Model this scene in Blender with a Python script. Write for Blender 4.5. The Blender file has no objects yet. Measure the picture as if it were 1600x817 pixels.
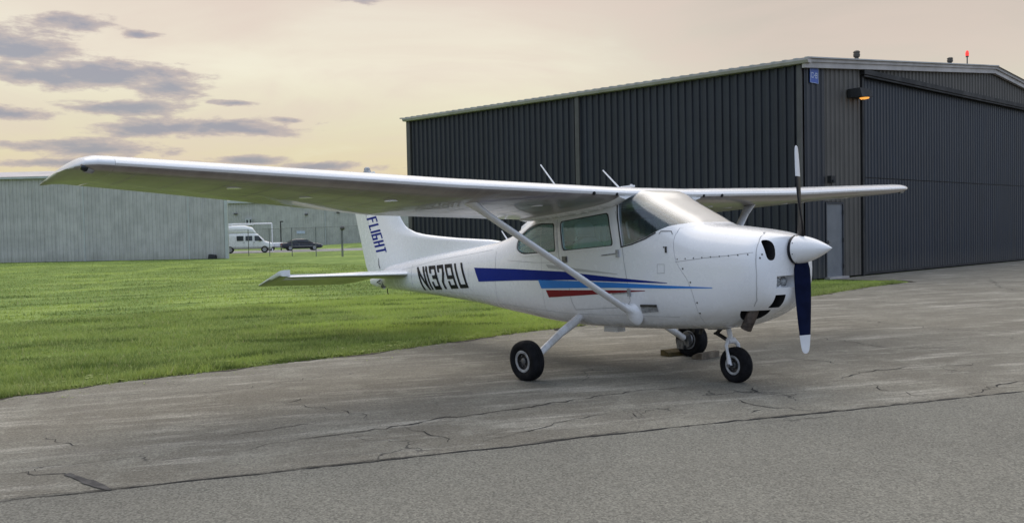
import bpy, bmesh, math, random
import numpy as np
from mathutils import Vector, Matrix
random.seed(7)
rng = np.random.default_rng(11)
SC = bpy.context.scene
COL = SC.collection
PI = math.pi
R = math.radians

# ------------------------------------------------------------------ camera
cam_d = bpy.data.cameras.new('camera')
cam = bpy.data.objects.new('camera', cam_d)
COL.objects.link(cam)
cam_d.sensor_fit = 'HORIZONTAL'
cam_d.sensor_width = 36.0
cam_d.lens = 36.0 * 1366.2 / 1600.0
cam_d.clip_start = 0.05
cam_d.clip_end = 6000
yaw, pitch, roll = 2.474704276, -0.031605057, -0.020389417
fw = Vector((math.cos(pitch)*math.cos(yaw), math.cos(pitch)*math.sin(yaw), math.sin(pitch)))
rt = fw.cross(Vector((0, 0, 1))).normalized()
up = rt.cross(fw)
c_, s_ = math.cos(roll), math.sin(roll)
rt2 = c_*rt + s_*up
up2 = -s_*rt + c_*up
cam.matrix_world = Matrix(((rt2.x, up2.x, -fw.x, 6.8632), (rt2.y, up2.y, -fw.y, -6.8329), (rt2.z, up2.z, -fw.z, 1.4781), (0, 0, 0, 1)))
SC.camera = cam

# ------------------------------------------------------------------ exposure
SC.view_settings.view_transform = 'Standard'
SC.view_settings.look = 'None'
SC.view_settings.exposure = 0.0
SC.view_settings.gamma = 1.0
SC.view_settings.use_curve_mapping = False
SC.render.engine = 'CYCLES'
SC.cycles.max_bounces = 8
SC.cycles.transparent_max_bounces = 16

# ------------------------------------------------------------------ world: dusk sky, warm in front, cool overhead and behind
SUN_EL, SUN_AZ = R(62), R(152)          # veiled sun direction (azimuth measured from +X towards +Y)


class NG:
    def __init__(self, nt): self.nt = nt
    def new(self, t, **kw):
        n = self.nt.nodes.new(t)
        for k, v in kw.items(): setattr(n, k, v)
        return n
    def link(self, a, b): self.nt.links.new(a, b)
    def put(self, sock, v):
        if isinstance(v, bpy.types.NodeSocket): self.link(v, sock)
        else: sock.default_value = v
    def m(self, op, a, b=0.0, c=0.0, clamp=False):
        n = self.new('ShaderNodeMath', operation=op); n.use_clamp = clamp
        self.put(n.inputs[0], a); self.put(n.inputs[1], b); self.put(n.inputs[2], c)
        return n.outputs[0]
    def ss(self, v, a, b, o0=0.0, o1=1.0):
        n = self.new('ShaderNodeMapRange', interpolation_type='SMOOTHSTEP')
        for i, q in enumerate((v, a, b, o0, o1)): self.put(n.inputs[i], q)
        return n.outputs[0]
    def mix(self, f, a, b, mode='MIX'):
        n = self.new('ShaderNodeMix', data_type='RGBA', blend_type=mode)
        self.put(n.inputs['Factor'], f)
        for k, q in ((6, a), (7, b)):
            if isinstance(q, tuple) and len(q) == 3: q = q + (1,)
            self.put(n.inputs[k], q)
        return n.outputs[2]
    def noise(self, vec, scale, detail=4, rough=.55, dist=0.0):
        n = self.new('ShaderNodeTexNoise')
        if vec is not None: self.link(vec, n.inputs['Vector'])
        n.inputs['Scale'].default_value = scale; n.inputs['Detail'].default_value = detail
        n.inputs['Roughness'].default_value = rough; n.inputs['Distortion'].default_value = dist
        return n.outputs['Fac']
    def vec(self, x, y, z):
        n = self.new('ShaderNodeCombineXYZ')
        for i, q in enumerate((x, y, z)): self.put(n.inputs[i], q)
        return n.outputs[0]


W = bpy.data.worlds.new('World'); SC.world = W; W.use_nodes = True
g = NG(W.node_tree)
for n in list(W.node_tree.nodes): W.node_tree.nodes.remove(n)
tc = g.new('ShaderNodeTexCoord')
sep = g.new('ShaderNodeSeparateXYZ'); g.link(tc.outputs['Generated'], sep.inputs[0])
dx, dy, dz = sep.outputs
el = g.m('MULTIPLY', g.m('ARCSINE', dz), 180/PI)
az = g.m('MULTIPLY', g.m('ARCTAN2', dy, dx), 180/PI)
daz = g.m('SUBTRACT', az, 152.0)                                   # degrees from the after-glow, +left
cosw = g.m('COSINE', g.m('MULTIPLY', daz, PI/180))
warm = g.ss(cosw, -0.35, 1.0)
elp = g.m('MAXIMUM', el, 0.0)
# warm side by elevation
ramp = g.new('ShaderNodeValToRGB'); g.link(g.m('DIVIDE', elp, 90.0), ramp.inputs[0])
cr = ramp.color_ramp
def stops(cr, lst):
    while len(cr.elements) > 1: cr.elements.remove(cr.elements[-1])
    cr.elements[0].position = lst[0][0]; cr.elements[0].color = lst[0][1] + (1,)
    for p, c in lst[1:]:
        e = cr.elements.new(p); e.color = c + (1,)
stops(cr, [(0.0, (.86, .64, .38)), (0.045, (.80, .68, .42)), (0.08, (.84, .77, .54)), (0.117, (.95, .88, .69)), (0.165, (.84, .72, .60)), (0.22, (.79, .71, .65)), (0.32, (.78, .77, .79)), (0.6, (.72, .78, .92)), (1.0, (.68, .79, 1.0))])
ramp2 = g.new('ShaderNodeValToRGB'); g.link(g.m('DIVIDE', elp, 90.0), ramp2.inputs[0])
stops(ramp2.color_ramp, [(0.0, (.60, .69, .85)), (0.15, (.72, .87, 1.15)), (0.5, (.72, .87, 1.16)), (1.0, (.68, .79, 1.0))])
base = g.mix(warm, ramp2.outputs[0], ramp.outputs[0])
# pinkish grey veil to the right of the glow
pink = g.m('MULTIPLY', g.ss(daz, -8.0, -30.0), g.ss(el, 4.0, 12.0))
pink = g.m('MULTIPLY', g.m('MULTIPLY', pink, 0.85), g.ss(cosw, .25, .80))
base = g.mix(pink, base, (.60, .52, .44))
sv = g.vec(g.m('MULTIPLY', az, 0.035), g.m('MULTIPLY', el, 0.13), 0.3)
veil = g.noise(sv, 1.6, 5, .55, .6)
base = g.mix(g.m('MULTIPLY', g.ss(veil, .42, .70, 0, .55), warm), base, (.80, .645, .545))
base = g.mix(g.m('MULTIPLY', g.ss(veil, .50, .28, 0, .45), warm), base, (.95, .90, .73))
# clouds: flat stratocumulus streaks (azimuth, elevation, half width, half height in degrees)
CL = [(167.6, 12.6, 3.2, .6), (164.6, 12.2, 1.2, .4), (171.0, 10.9, 4.6, 1.5), (166.4, 9.75, 5.6, 1.25), (163.2, 9.1, 3.0, .9), (169.5, 9.4, 4.0, .9),
      (165.0, 7.95, 4.4, .6), (160.4, 6.95, 6.6, .85), (164.6, 6.7, 3.4, .6), (156.2, 7.4, 1.7, .3), (170.8, 7.3, 2.4, .55), (167.6, 5.5, 5.2, .7), (168.5, 4.6, 4, .35),
      (158.5, 4.9, 2.6, .42), (153.6, 4.5, 3.8, .4), (161.5, 4.6, 2.2, .3), (159.0, 8.4, 1.9, .25), (151.3, 14.9, 2.6, .5), (169.8, 14.4, 2.0, .5),
      (178, 10.2, 6, 1.6), (184, 6.4, 8, 1.0), (192, 12, 7, 1.6), (204, 8.2, 9, 1.3), (222, 11, 10, 2), (95, 7.2, 7, .8), (78, 11, 9, 1.4), (180, 15, 5, .7)]
cv = g.vec(g.m('MULTIPLY', az, 0.24), g.m('MULTIPLY', el, 1.0), 0.0)
n1 = g.noise(cv, 0.85, 8, .64, .35)
cv2 = g.vec(g.m('MULTIPLY', az, 0.55), g.m('MULTIPLY', el, 1.6), 4.0)
n2 = g.noise(cv2, 1.3, 6, .6, .2)
acc = None
for (a0, e0, wa, we) in CL:
    px = g.m('DIVIDE', g.m('SUBTRACT', az, a0 if a0 <= 180 else a0 - 360), wa)
    py = g.m('DIVIDE', g.m('SUBTRACT', el, e0), we)
    # flat bases: steeper falloff below
    r2 = g.m('ADD', g.m('MULTIPLY', px, px), g.m('MULTIPLY', py, py))
    v = g.m('SUBTRACT', 1.0, g.m('SQRT', r2))
    acc = v if acc is None else g.m('MAXIMUM', acc, v)
dens = g.m('ADD', acc, g.m('MULTIPLY', g.m('SUBTRACT', n1, .5), 2.3))
dens = g.m('ADD', dens, g.m('MULTIPLY', g.m('SUBTRACT', n2, .5), 1.2))
cmask = g.m('MULTIPLY', g.ss(dens, -.02, .45), g.ss(acc, -.8, -.25))
core = g.ss(dens, .2, 1.0)
ccol = g.mix(core, (.56, .46, .43), (.265, .275, .36))
sky = g.mix(g.m('MULTIPLY', cmask, .82), base, ccol)
nish = g.new('ShaderNodeTexSky', sky_type='NISHITA')
nish.sun_disc = False; nish.sun_elevation = SUN_EL; nish.sun_rotation = R(90) - SUN_AZ
sc1 = g.new('ShaderNodeVectorMath', operation='SCALE'); g.link(nish.outputs[0], sc1.inputs[0]); sc1.inputs['Scale'].default_value = 0.08
sky = g.mix(.10, sky, sc1.outputs[0])
bg = g.new('ShaderNodeBackground'); g.link(sky, bg.inputs[0]); bg.inputs[1].default_value = 1.0
ow = g.new('ShaderNodeOutputWorld'); g.link(bg.outputs[0], ow.inputs[0])

sun_d = bpy.data.lights.new('sun', 'SUN'); sun_d.energy = 2.0; sun_d.angle = R(75); sun_d.color = (1.0, .93, .84)
sun = bpy.data.objects.new('sun', sun_d); COL.objects.link(sun)
sdir = Vector((math.cos(SUN_EL)*math.cos(SUN_AZ), math.cos(SUN_EL)*math.sin(SUN_AZ), math.sin(SUN_EL)))
sun.rotation_euler = sdir.to_track_quat('Z', 'Y').to_euler()
sun.location = sdir * 50

# ------------------------------------------------------------------ materials
def mat(name, col, rough=.5, metal=0.0, var=.12, vscale=3.0, col2=None, bump=0.0, bscale=40.0, coat=0.0, spec=.5, island=0.0, objrand=0.0):
    m = bpy.data.materials.new(name); m.use_nodes = True
    nt = m.node_tree; q = NG(nt); b = nt.nodes['Principled BSDF']
    t = q.new('ShaderNodeTexCoord')
    f = q.noise(t.outputs['Object'], vscale, 5, .6)
    c2 = col2 or tuple(max(0, x*(1-var*2)) for x in col)
    cc = q.mix(q.ss(f, .3, .72), tuple(col), tuple(c2))
    if objrand:
        oi = q.new('ShaderNodeObjectInfo')
        cc = q.mix(1.0, cc, q.vec(*[q.m('ADD', 1-objrand, q.m('MULTIPLY', oi.outputs['Random'], 2*objrand))]*3), 'MULTIPLY')
    if island:
        ge = q.new('ShaderNodeNewGeometry')
        k = q.m('ADD', 1-island, q.m('MULTIPLY', ge.outputs['Random Per Island'], 2*island))
        cc = q.mix(1.0, cc, q.vec(k, k, k), 'MULTIPLY')
    q.link(cc, b.inputs['Base Color'])
    q.put(b.inputs['Roughness'], q.ss(f, .2, .8, max(.02, rough*.85), min(1, rough*1.15)))
    b.inputs['Metallic'].default_value = metal
    b.inputs['Specular IOR Level'].default_value = spec
    b.inputs['Coat Weight'].default_value = coat
    b.inputs['Coat Roughness'].default_value = .08
    if bump:
        bn = q.new('ShaderNodeBump'); bn.inputs['Strength'].default_value = bump; bn.inputs['Distance'].default_value = .01
        q.link(q.noise(t.outputs['Object'], bscale, 4, .6), bn.inputs['Height']); q.link(bn.outputs[0], b.inputs['Normal'])
    return m


def cladding(name, col, rough=.5, objrand=.08, streak=.22, splash=(.10, .09, .075), amt=.35):
    # painted ribbed metal: rain streaks down the sheet, splashed dirt along the bottom
    m = bpy.data.materials.new(name); m.use_nodes = True
    q = NG(m.node_tree); b = m.node_tree.nodes['Principled BSDF']
    t = q.new('ShaderNodeTexCoord'); sp = q.new('ShaderNodeSeparateXYZ'); q.link(t.outputs['Object'], sp.inputs[0])
    oi = q.new('ShaderNodeObjectInfo'); rnd = oi.outputs['Random']
    x = q.m('ADD', sp.outputs[0], q.m('MULTIPLY', rnd, 37.0)); z = sp.outputs[2]
    st = q.noise(q.vec(q.m('MULTIPLY', x, 9.0), sp.outputs[1], q.m('MULTIPLY', z, .35)), 1.0, 5, .65)
    bl = q.noise(q.vec(x, 0.0, z), .9, 5, .6)
    k = q.m('ADD', 1-objrand, q.m('MULTIPLY', rnd, 2*objrand))
    k = q.m('MULTIPLY', k, q.ss(st, .32, .68, 1-streak, 1+streak)); k = q.m('MULTIPLY', k, q.ss(bl, .3, .7, .88, 1.12))
    cc = q.mix(1.0, tuple(col), q.vec(k, k, k), 'MULTIPLY')
    cc = q.mix(q.m('MULTIPLY', q.ss(q.m('ADD', z, q.m('MULTIPLY', q.m('SUBTRACT', st, .5), 1.0)), .75, .05), amt), cc, splash)
    q.link(cc, b.inputs['Base Color']); q.put(b.inputs['Roughness'], q.ss(st, .2, .8, rough*.85, rough*1.2))
    return m


def emit(name, col, s):
    m = bpy.data.materials.new(name); m.use_nodes = True
    b = m.node_tree.nodes['Principled BSDF']
    b.inputs['Base Color'].default_value = col + (1,); b.inputs['Emission Color'].default_value = col + (1,); b.inputs['Emission Strength'].default_value = s
    return m


def glass(name, tint, ior, rough, refl_boost=1.0):
    m = bpy.data.materials.new(name); m.use_nodes = True
    nt = m.node_tree; q = NG(nt)
    for n in list(nt.nodes): nt.nodes.remove(n)
    tr = q.new('ShaderNodeBsdfTransparent'); tr.inputs[0].default_value = tint + (1,)
    gl = q.new('ShaderNodeBsdfGlossy'); gl.inputs['Roughness'].default_value = rough; gl.inputs['Color'].default_value = (.97, .97, .97, 1)
    t = q.new('ShaderNodeTexCoord'); bn = q.new('ShaderNodeBump'); bn.inputs['Strength'].default_value = .05; bn.inputs['Distance'].default_value = .01
    q.link(q.noise(t.outputs['Object'], 3.0, 2, .5), bn.inputs['Height']); q.link(bn.outputs[0], gl.inputs['Normal'])
    lw = q.new('ShaderNodeLayerWeight'); lw.inputs['Blend'].default_value = .5
    f0 = ((ior-1)/(ior+1))**2; fr = q.m('ADD', f0, q.m('MULTIPLY', 1-f0, q.m('POWER', lw.outputs['Facing'], 5.0)))
    mx = q.new('ShaderNodeMixShader'); q.link(q.m('MULTIPLY', fr, refl_boost, clamp=True), mx.inputs[0])
    q.link(tr.outputs[0], mx.inputs[1]); q.link(gl.outputs[0], mx.inputs[2])
    df = q.new('ShaderNodeBsdfDiffuse'); df.inputs[0].default_value = (.50, .72, .70, 1)
    m3 = q.new('ShaderNodeMixShader'); m3.inputs[0].default_value = .13; q.link(mx.outputs[0], m3.inputs[1]); q.link(df.outputs[0], m3.inputs[2])   # pale teal mixed in to imitate light in the pane
    o = q.new('ShaderNodeOutputMaterial'); q.link(m3.outputs[0], o.inputs[0])
    return m


def sheen_acrylic(name, tint):
    # windshield: clear seen squarely, shiny and painted cream at a slant as reflected sky
    m = bpy.data.materials.new(name); m.use_nodes = True
    nt = m.node_tree; q = NG(nt)
    for n in list(nt.nodes): nt.nodes.remove(n)
    tr = q.new('ShaderNodeBsdfTransparent'); tr.inputs[0].default_value = tint + (1,)
    gl = q.new('ShaderNodeBsdfGlossy'); gl.inputs['Roughness'].default_value = .16
    df = q.new('ShaderNodeBsdfDiffuse'); df.inputs[0].default_value = (.86, .82, .76, 1)
    tl = q.new('ShaderNodeBsdfTranslucent'); tl.inputs[0].default_value = (.86, .82, .76, 1)
    hz = q.new('ShaderNodeMixShader'); hz.inputs[0].default_value = .2; q.link(df.outputs[0], hz.inputs[1]); q.link(tl.outputs[0], hz.inputs[2])
    lw = q.new('ShaderNodeLayerWeight'); lw.inputs['Blend'].default_value = .5
    t = q.new('ShaderNodeTexCoord'); n1 = q.noise(t.outputs['Object'], 3.5, 4, .55)
    f = q.m('ADD', lw.outputs['Facing'], q.m('MULTIPLY', q.m('SUBTRACT', n1, .5), .12))
    sheen = q.ss(f, .42, .68, .0, .80)
    fr = q.m('ADD', .06, q.m('MULTIPLY', .94, q.m('POWER', lw.outputs['Facing'], 2.3)))
    m1 = q.new('ShaderNodeMixShader'); q.link(sheen, m1.inputs[0]); q.link(tr.outputs[0], m1.inputs[1]); q.link(hz.outputs[0], m1.inputs[2])
    m2 = q.new('ShaderNodeMixShader'); q.link(q.m('MULTIPLY', fr, 1.0, clamp=True), m2.inputs[0]); q.link(m1.outputs[0], m2.inputs[1]); q.link(gl.outputs[0], m2.inputs[2])
    o = q.new('ShaderNodeOutputMaterial'); q.link(m2.outputs[0], o.inputs[0])
    return m


def paint_white():
    m = bpy.data.materials.new('aircraft_white_paint'); m.use_nodes = True
    nt = m.node_tree; q = NG(nt); b = nt.nodes['Principled BSDF']
    t = q.new('ShaderNodeTexCoord')
    f1 = q.noise(t.outputs['Object'], 1.7, 6, .62); f2 = q.noise(t.outputs['Object'], 9.0, 5, .6)
    cc = q.mix(q.ss(f1, .45, .80, 0, .3), (.74, .745, .755), (.64, .64, .63))
    cc = q.mix(q.ss(f2, .62, .82, 0, .16), cc, (.58, .56, .52))
    sp = q.new('ShaderNodeSeparateXYZ'); q.link(t.outputs['Object'], sp.inputs[0])
    oil = q.noise(q.vec(q.m('MULTIPLY', sp.outputs[0], 1.2), q.m('MULTIPLY', sp.outputs[1], 7.0), q.m('MULTIPLY', sp.outputs[2], 4.0)), 1.0, 6, .65)
    low = q.m('MULTIPLY', q.ss(sp.outputs[2], .80, .50), q.ss(oil, .36, .66, 0, .55))     # oily film along the belly and on the legs
    cc = q.mix(low, cc, (.40, .365, .31))
    q.link(cc, b.inputs['Base Color'])
    q.put(b.inputs['Roughness'], q.ss(f2, .3, .8, .2, .36))
    b.inputs['Coat Weight'].default_value = .5; b.inputs['Coat Roughness'].default_value = .1
    bn = q.new('ShaderNodeBump'); bn.inputs['Strength'].default_value = .022; bn.inputs['Distance'].default_value = .02
    q.link(q.noise(t.outputs['Object'], 2.6, 3, .5), bn.inputs['Height']); q.link(bn.outputs[0], b.inputs['Normal'])
    return m


M = {}
M['white'] = paint_white()
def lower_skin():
    # lower skins of wing and tail: underside shade painted into the colour, streaked chordwise
    m = bpy.data.materials.new('shaded_lower_skin'); m.use_nodes = True
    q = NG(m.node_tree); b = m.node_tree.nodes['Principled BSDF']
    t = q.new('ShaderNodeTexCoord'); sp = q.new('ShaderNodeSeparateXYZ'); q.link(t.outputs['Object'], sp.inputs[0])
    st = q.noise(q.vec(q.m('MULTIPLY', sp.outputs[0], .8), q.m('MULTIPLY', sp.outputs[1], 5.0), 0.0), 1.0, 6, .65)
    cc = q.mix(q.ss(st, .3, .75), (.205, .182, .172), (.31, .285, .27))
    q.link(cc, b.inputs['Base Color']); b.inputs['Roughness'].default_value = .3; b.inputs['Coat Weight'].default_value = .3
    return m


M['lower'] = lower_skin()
M['liner'] = mat('cabin_liner', (.50, .53, .52), .8)
M['blue'] = mat('stripe_blue', (.002, .017, .20), .45, var=.05, spec=.1)
M['lblue'] = mat('stripe_light_blue', (.022, .19, .56), .4, var=.05, spec=.25)
M['red'] = mat('stripe_red', (.20, .005, .014), .4, var=.05, spec=.22)
M['grey'] = mat('stripe_grey', (.44, .45, .44), .4, var=.05)
M['black'] = mat('marking_black', (.008, .009, .014), .5, var=.05, spec=.2)
M['seam'] = mat('seam_dark', (.16, .16, .16), .7)
M['seaml'] = mat('seam_light', (.42, .42, .42), .7)
M['seamf'] = mat('rivet_row_faint', (.52, .52, .51), .6)
M['gasket'] = mat('window_gasket', (.03, .033, .035), .6)
M['dark'] = mat('dark_cavity', (.006, .006, .007), .9)
M['rubber'] = mat('tyre_rubber', (.009, .009, .011), .8, var=.25, vscale=14, spec=.2, bump=.3, bscale=60)
M['rim'] = mat('wheel_metal', (.42, .43, .44), .45, .3, var=.25, vscale=20)
M['steel'] = mat('dull_steel', (.22, .22, .22), .45, .7, var=.3, vscale=18)
M['grease'] = mat('greasy_metal', (.05, .045, .04), .5, .4, var=.3, vscale=25)
M['exhaust'] = mat('burnt_exhaust', (.11, .085, .07), .6, .5, var=.35, vscale=20)
M['navy'] = mat('blade_navy', (.004, .008, .034), .6, var=.2, vscale=8, spec=.08)
M['bladeback'] = mat('blade_black', (.007, .006, .007), .5, var=.2, vscale=8, spec=.15)
M['bwhite'] = mat('blade_tip_white', (.75, .75, .76), .4, var=.08)
M['wglass'] = glass('side_window_glass', (.86, .985, .965), 1.55, .02)
M['wshield'] = sheen_acrylic('windshield_acrylic', (.62, .68, .72))
M['seat'] = mat('seat_cloth', (.36, .37, .37), .9)
M['seatd'] = mat('seat_dark', (.05, .055, .06), .85)
M['panel'] = mat('glareshield', (.02, .02, .022), .8)
M['lens'] = mat('lamp_lens', (.35, .37, .38), .12, .2, var=.3, vscale=40, bump=.6, bscale=120)
M['navlens'] = mat('nav_lens_dark', (.008, .014, .018), .08)

# ------------------------------------------------------------------ geometry helpers
class MB:
    def __init__(self): self.v = []; self.f = []; self.mi = []
    def add(self, vs, fs, m=0):
        o = len(self.v); self.v += [tuple(p) for p in vs]
        self.f += [tuple(i+o for i in f) for f in fs]; self.mi += [m]*len(fs)
        return self
    def box(self, c, s, rot=None, m=0):
        c = Vector(c); h = Vector(s)/2
        vs = [Vector((x*h.x, y*h.y, z*h.z)) for x in (-1, 1) for y in (-1, 1) for z in (-1, 1)]
        if rot is not None: vs = [rot @ p for p in vs]
        return self.add([c+p for p in vs], [(0, 1, 3, 2), (4, 6, 7, 5), (0, 4, 5, 1), (2, 3, 7, 6), (0, 2, 6, 4), (1, 5, 7, 3)], m)
    def tube(self, pts, r, n=10, m=0, flat=1.0, cap=True, ref=(0, 0, 1)):
        pts = [Vector(p) for p in pts]; k = len(pts)
        rs = r if isinstance(r, (list, tuple)) else [r]*k
        rows = []
        for i, p in enumerate(pts):
            d = (pts[min(i+1, k-1)]-pts[max(i-1, 0)]).normalized()
            a = Vector(ref)
            if abs(d.dot(a)) > .95: a = Vector((1, 0, 0))
            u = d.cross(a).normalized(); w = u.cross(d)
            rows.append([p+u*rs[i]*flat*math.cos(t*2*PI/n)+w*rs[i]*math.sin(t*2*PI/n) for t in range(n)])
        return self.loft(rows, m=m, cap=cap)
    def loft(self, rows, m=0, cap=True, close=True):
        n = len(rows[0]); vs = [p for r in rows for p in r]; fs = []
        for i in range(len(rows)-1):
            for j in range(n if close else n-1):
                k = (j+1) % n
                fs.append((i*n+j, i*n+k, (i+1)*n+k, (i+1)*n+j))
        if cap and close:
            fs.append(tuple(range(n))[::-1]); fs.append(tuple((len(rows)-1)*n+j for j in range(n)))
        return self.add(vs, fs, m)
    def lathe(self, prof, o, ax, n=32, m=0, ms=None, cap=False):
        """prof: (along axis, radius)"""
        o = Vector(o); ax = Vector(ax).normalized()
        a = Vector((0, 0, 1)) if abs(ax.z) < .9 else Vector((1, 0, 0))
        u = ax.cross(a).normalized(); w = ax.cross(u)
        rows = [[o+ax*h+(u*math.cos(t*2*PI/n)+w*math.sin(t*2*PI/n))*max(r, 1e-4) for t in range(n)] for h, r in prof]
        if ms is None: return self.loft(rows, m=m, cap=cap)
        for i in range(len(rows)-1): self.loft(rows[i:i+2], m=ms[i], cap=False)
        return self
    def prism(self, poly, axis, a, b, m=0):
        """polygon in the two other axes, extruded along axis index"""
        def mk(p, t):
            q = [p[0], p[1]]; q.insert(axis, t); return q
        n = len(poly); vs = [mk(p, a) for p in poly]+[mk(p, b) for p in poly]
        fs = [tuple(range(n)), tuple(range(2*n-1, n-1, -1))]+[(i, (i+1) % n, n+(i+1) % n, n+i) for i in range(n)]
        return self.add(vs, fs, m)
    def build(self, name, mats, parent=None, smooth=None, weld=False, recalc=True):
        me = bpy.data.meshes.new(name); me.from_pydata(self.v, [], self.f)
        if not isinstance(mats, (list, tuple)): mats = [mats]
        for q in mats: me.materials.append(q)
        me.polygons.foreach_set('material_index', self.mi)
        if recalc or weld:
            bm = bmesh.new(); bm.from_mesh(me)
            if weld: bmesh.ops.remove_doubles(bm, verts=bm.verts, dist=1e-5)
            if recalc: bmesh.ops.recalc_face_normals(bm, faces=bm.faces)
            bm.to_mesh(me); bm.free()
        if smooth is not None:
            me.shade_smooth(); me.set_sharp_from_angle(angle=R(smooth))
        me.update()
        o = bpy.data.objects.new(name, me); COL.objects.link(o)
        if parent is not None: o.parent = parent
        return o


def tag(o, label=None, cat=None, group=None, kind=None):
    if label: o['label'] = label
    if cat: o['category'] = cat
    if group: o['group'] = group
    if kind: o['kind'] = kind
    return o


def empty(name, loc=(0, 0, 0), rot=(0, 0, 0), label=None, cat=None, group=None):
    o = bpy.data.objects.new(name, None); COL.objects.link(o); o.location = loc; o.rotation_euler = rot
    o.empty_display_size = .2
    return tag(o, label, cat, group)


def share(o, name, parent, loc, rotz=0.0):
    c = o.copy(); c.name = name; COL.objects.link(c); c.parent = parent; c.location = loc; c.rotation_euler = (0, 0, rotz); return c


SOLVER = 'MANIFOLD'


def boolean(o, cutters, op='DIFFERENCE'):
    for c in cutters:
        c.parent = o.parent
        md = o.modifiers.new('b', 'BOOLEAN'); md.operation = op; md.object = c; md.solver = SOLVER
        md.material_mode = 'TRANSFER'
    bpy.context.view_layer.update()
    dg = bpy.context.evaluated_depsgraph_get(); dg.update()
    me = bpy.data.meshes.new_from_object(o.evaluated_get(dg))
    o.modifiers.clear(); old = o.data; o.data = me; me.name = o.name
    for c in cutters:
        d = c.data; bpy.data.objects.remove(c); bpy.data.meshes.remove(d)
    return o


# ------------------------------------------------------------------ setting: ground sheets
def ground_mat_asphalt():
    m = bpy.data.materials.new('old_asphalt'); m.use_nodes = True
    q = NG(m.node_tree); b = m.node_tree.nodes['Principled BSDF']
    t = q.new('ShaderNodeTexCoord').outputs['Object']
    sp = q.new('ShaderNodeSeparateXYZ'); q.link(t, sp.inputs[0]); x, y = sp.outputs[0], sp.outputs[1]
    big = q.noise(t, .55, 5, .6); mid = q.noise(t, 2.3, 6, .65); fine = q.noise(t, 55, 4, .7)
    vo = q.new('ShaderNodeTexVoronoi'); q.link(t, vo.inputs['Vector']); vo.inputs['Scale'].default_value = 95
    sepc = q.new('ShaderNodeSeparateColor'); q.link(vo.outputs['Color'], sepc.inputs[0]); agg = sepc.outputs[0]
    # newer strip: on the +x side of the long construction joint
    yc = q.m('MAXIMUM', q.m('MINIMUM', y, 6.0), -9.0)
    jx = q.m('ADD', 3.119, q.m('MULTIPLY', yc, q.m('ADD', .346, q.m('MULTIPLY', yc, q.m('ADD', .007, q.m('MULTIPLY', yc, .001))))))
    jx = q.m('ADD', jx, q.m('MULTIPLY', q.m('SUBTRACT', q.noise(t, 2.5, 3, .5), .5), .05))
    new = q.ss(q.m('SUBTRACT', x, jx), -.03, .03)
    old = q.mix(q.ss(big, .3, .7), (0.153, 0.139, 0.109), (0.203, 0.188, 0.150))
    old = q.mix(q.ss(mid, .48, .68, 0, .7), old, (0.255, 0.241, 0.195))
    old = q.mix(q.ss(mid, .45, .22, 0, .6), old, (.150, .136, .115))
    ac = q.m('SUBTRACT', q.m('MULTIPLY', x, .93), q.m('MULTIPLY', y, .37)); al = q.m('ADD', q.m('MULTIPLY', x, .37), q.m('MULTIPLY', y, .93))
    st = q.noise(q.vec(q.m('MULTIPLY', ac, 2.6), q.m('MULTIPLY', al, .42), 0.0), 1.0, 7, .68)
    st2 = q.noise(q.vec(q.m('MULTIPLY', ac, 9.0), q.m('MULTIPLY', al, 1.6), 3.0), 1.0, 5, .7)   # rake streaks along the strip
    old = q.mix(q.ss(st, .50, .70, 0, .8), old, (.40, .375, .315))
    old = q.mix(q.ss(st2, .55, .75, 0, .55), old, (.44, .42, .36))
    old = q.mix(q.ss(st2, .42, .25, 0, .5), old, (.14, .13, .11))
    old = q.mix(q.ss(st, .44, .24, 0, .7), old, (.120, .112, .094))
    nw = q.mix(q.ss(big, .3, .7), (0.158, 0.150, 0.124), (0.187, 0.178, 0.146))
    nw = q.mix(q.ss(mid, .4, .8, 0, .4), nw, (0.214, 0.206, 0.172))
    cc = q.mix(new, old, nw)
    # fine map cracking in the weathered strip
    dn = q.new('ShaderNodeVectorMath', operation='ADD'); q.link(t, dn.inputs[0]); nz = q.new('ShaderNodeTexNoise'); q.link(t, nz.inputs['Vector']); nz.inputs['Scale'].default_value = 2.2; nz.inputs['Detail'].default_value = 4
    sc_ = q.new('ShaderNodeVectorMath', operation='SCALE'); q.link(nz.outputs['Color'], sc_.inputs[0]); sc_.inputs['Scale'].default_value = .55; q.link(sc_.outputs[0], dn.inputs[1])
    ve = q.new('ShaderNodeTexVoronoi', feature='DISTANCE_TO_EDGE'); q.link(dn.outputs[0], ve.inputs['Vector']); ve.inputs['Scale'].default_value = 1.05
    ln_ = q.m('MULTIPLY', q.ss(ve.outputs['Distance'], .011, .003), q.ss(q.noise(t, .7, 3, .6), .55, .65))
    old = q.mix(q.m('MULTIPLY', ln_, .85), old, (.045, .042, .038))
    cc = q.mix(new, old, nw)
    amp = q.m('ADD', .60, q.m('MULTIPLY', new, .15))
    k = q.m('ADD', 1.0, q.m('MULTIPLY', q.m('SUBTRACT', agg, .5), amp))
    k = q.m('MULTIPLY', k, q.m('ADD', .45, q.m('MULTIPLY', fine, 1.1)))
    cc = q.mix(1.0, cc, q.vec(k, k, k), 'MULTIPLY')
    q.link(cc, b.inputs['Base Color'])
    q.put(b.inputs['Roughness'], q.ss(mid, .2, .8, .78, .95))
    b.inputs['Specular IOR Level'].default_value = .35
    bn = q.new('ShaderNodeBump'); bn.inputs['Strength'].default_value = .55; bn.inputs['Distance'].default_value = .006
    q.link(q.m('ADD', agg, q.m('MULTIPLY', fine, 1.2)), bn.inputs['Height']); q.link(bn.outputs[0], b.inputs['Normal'])
    return m


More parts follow.
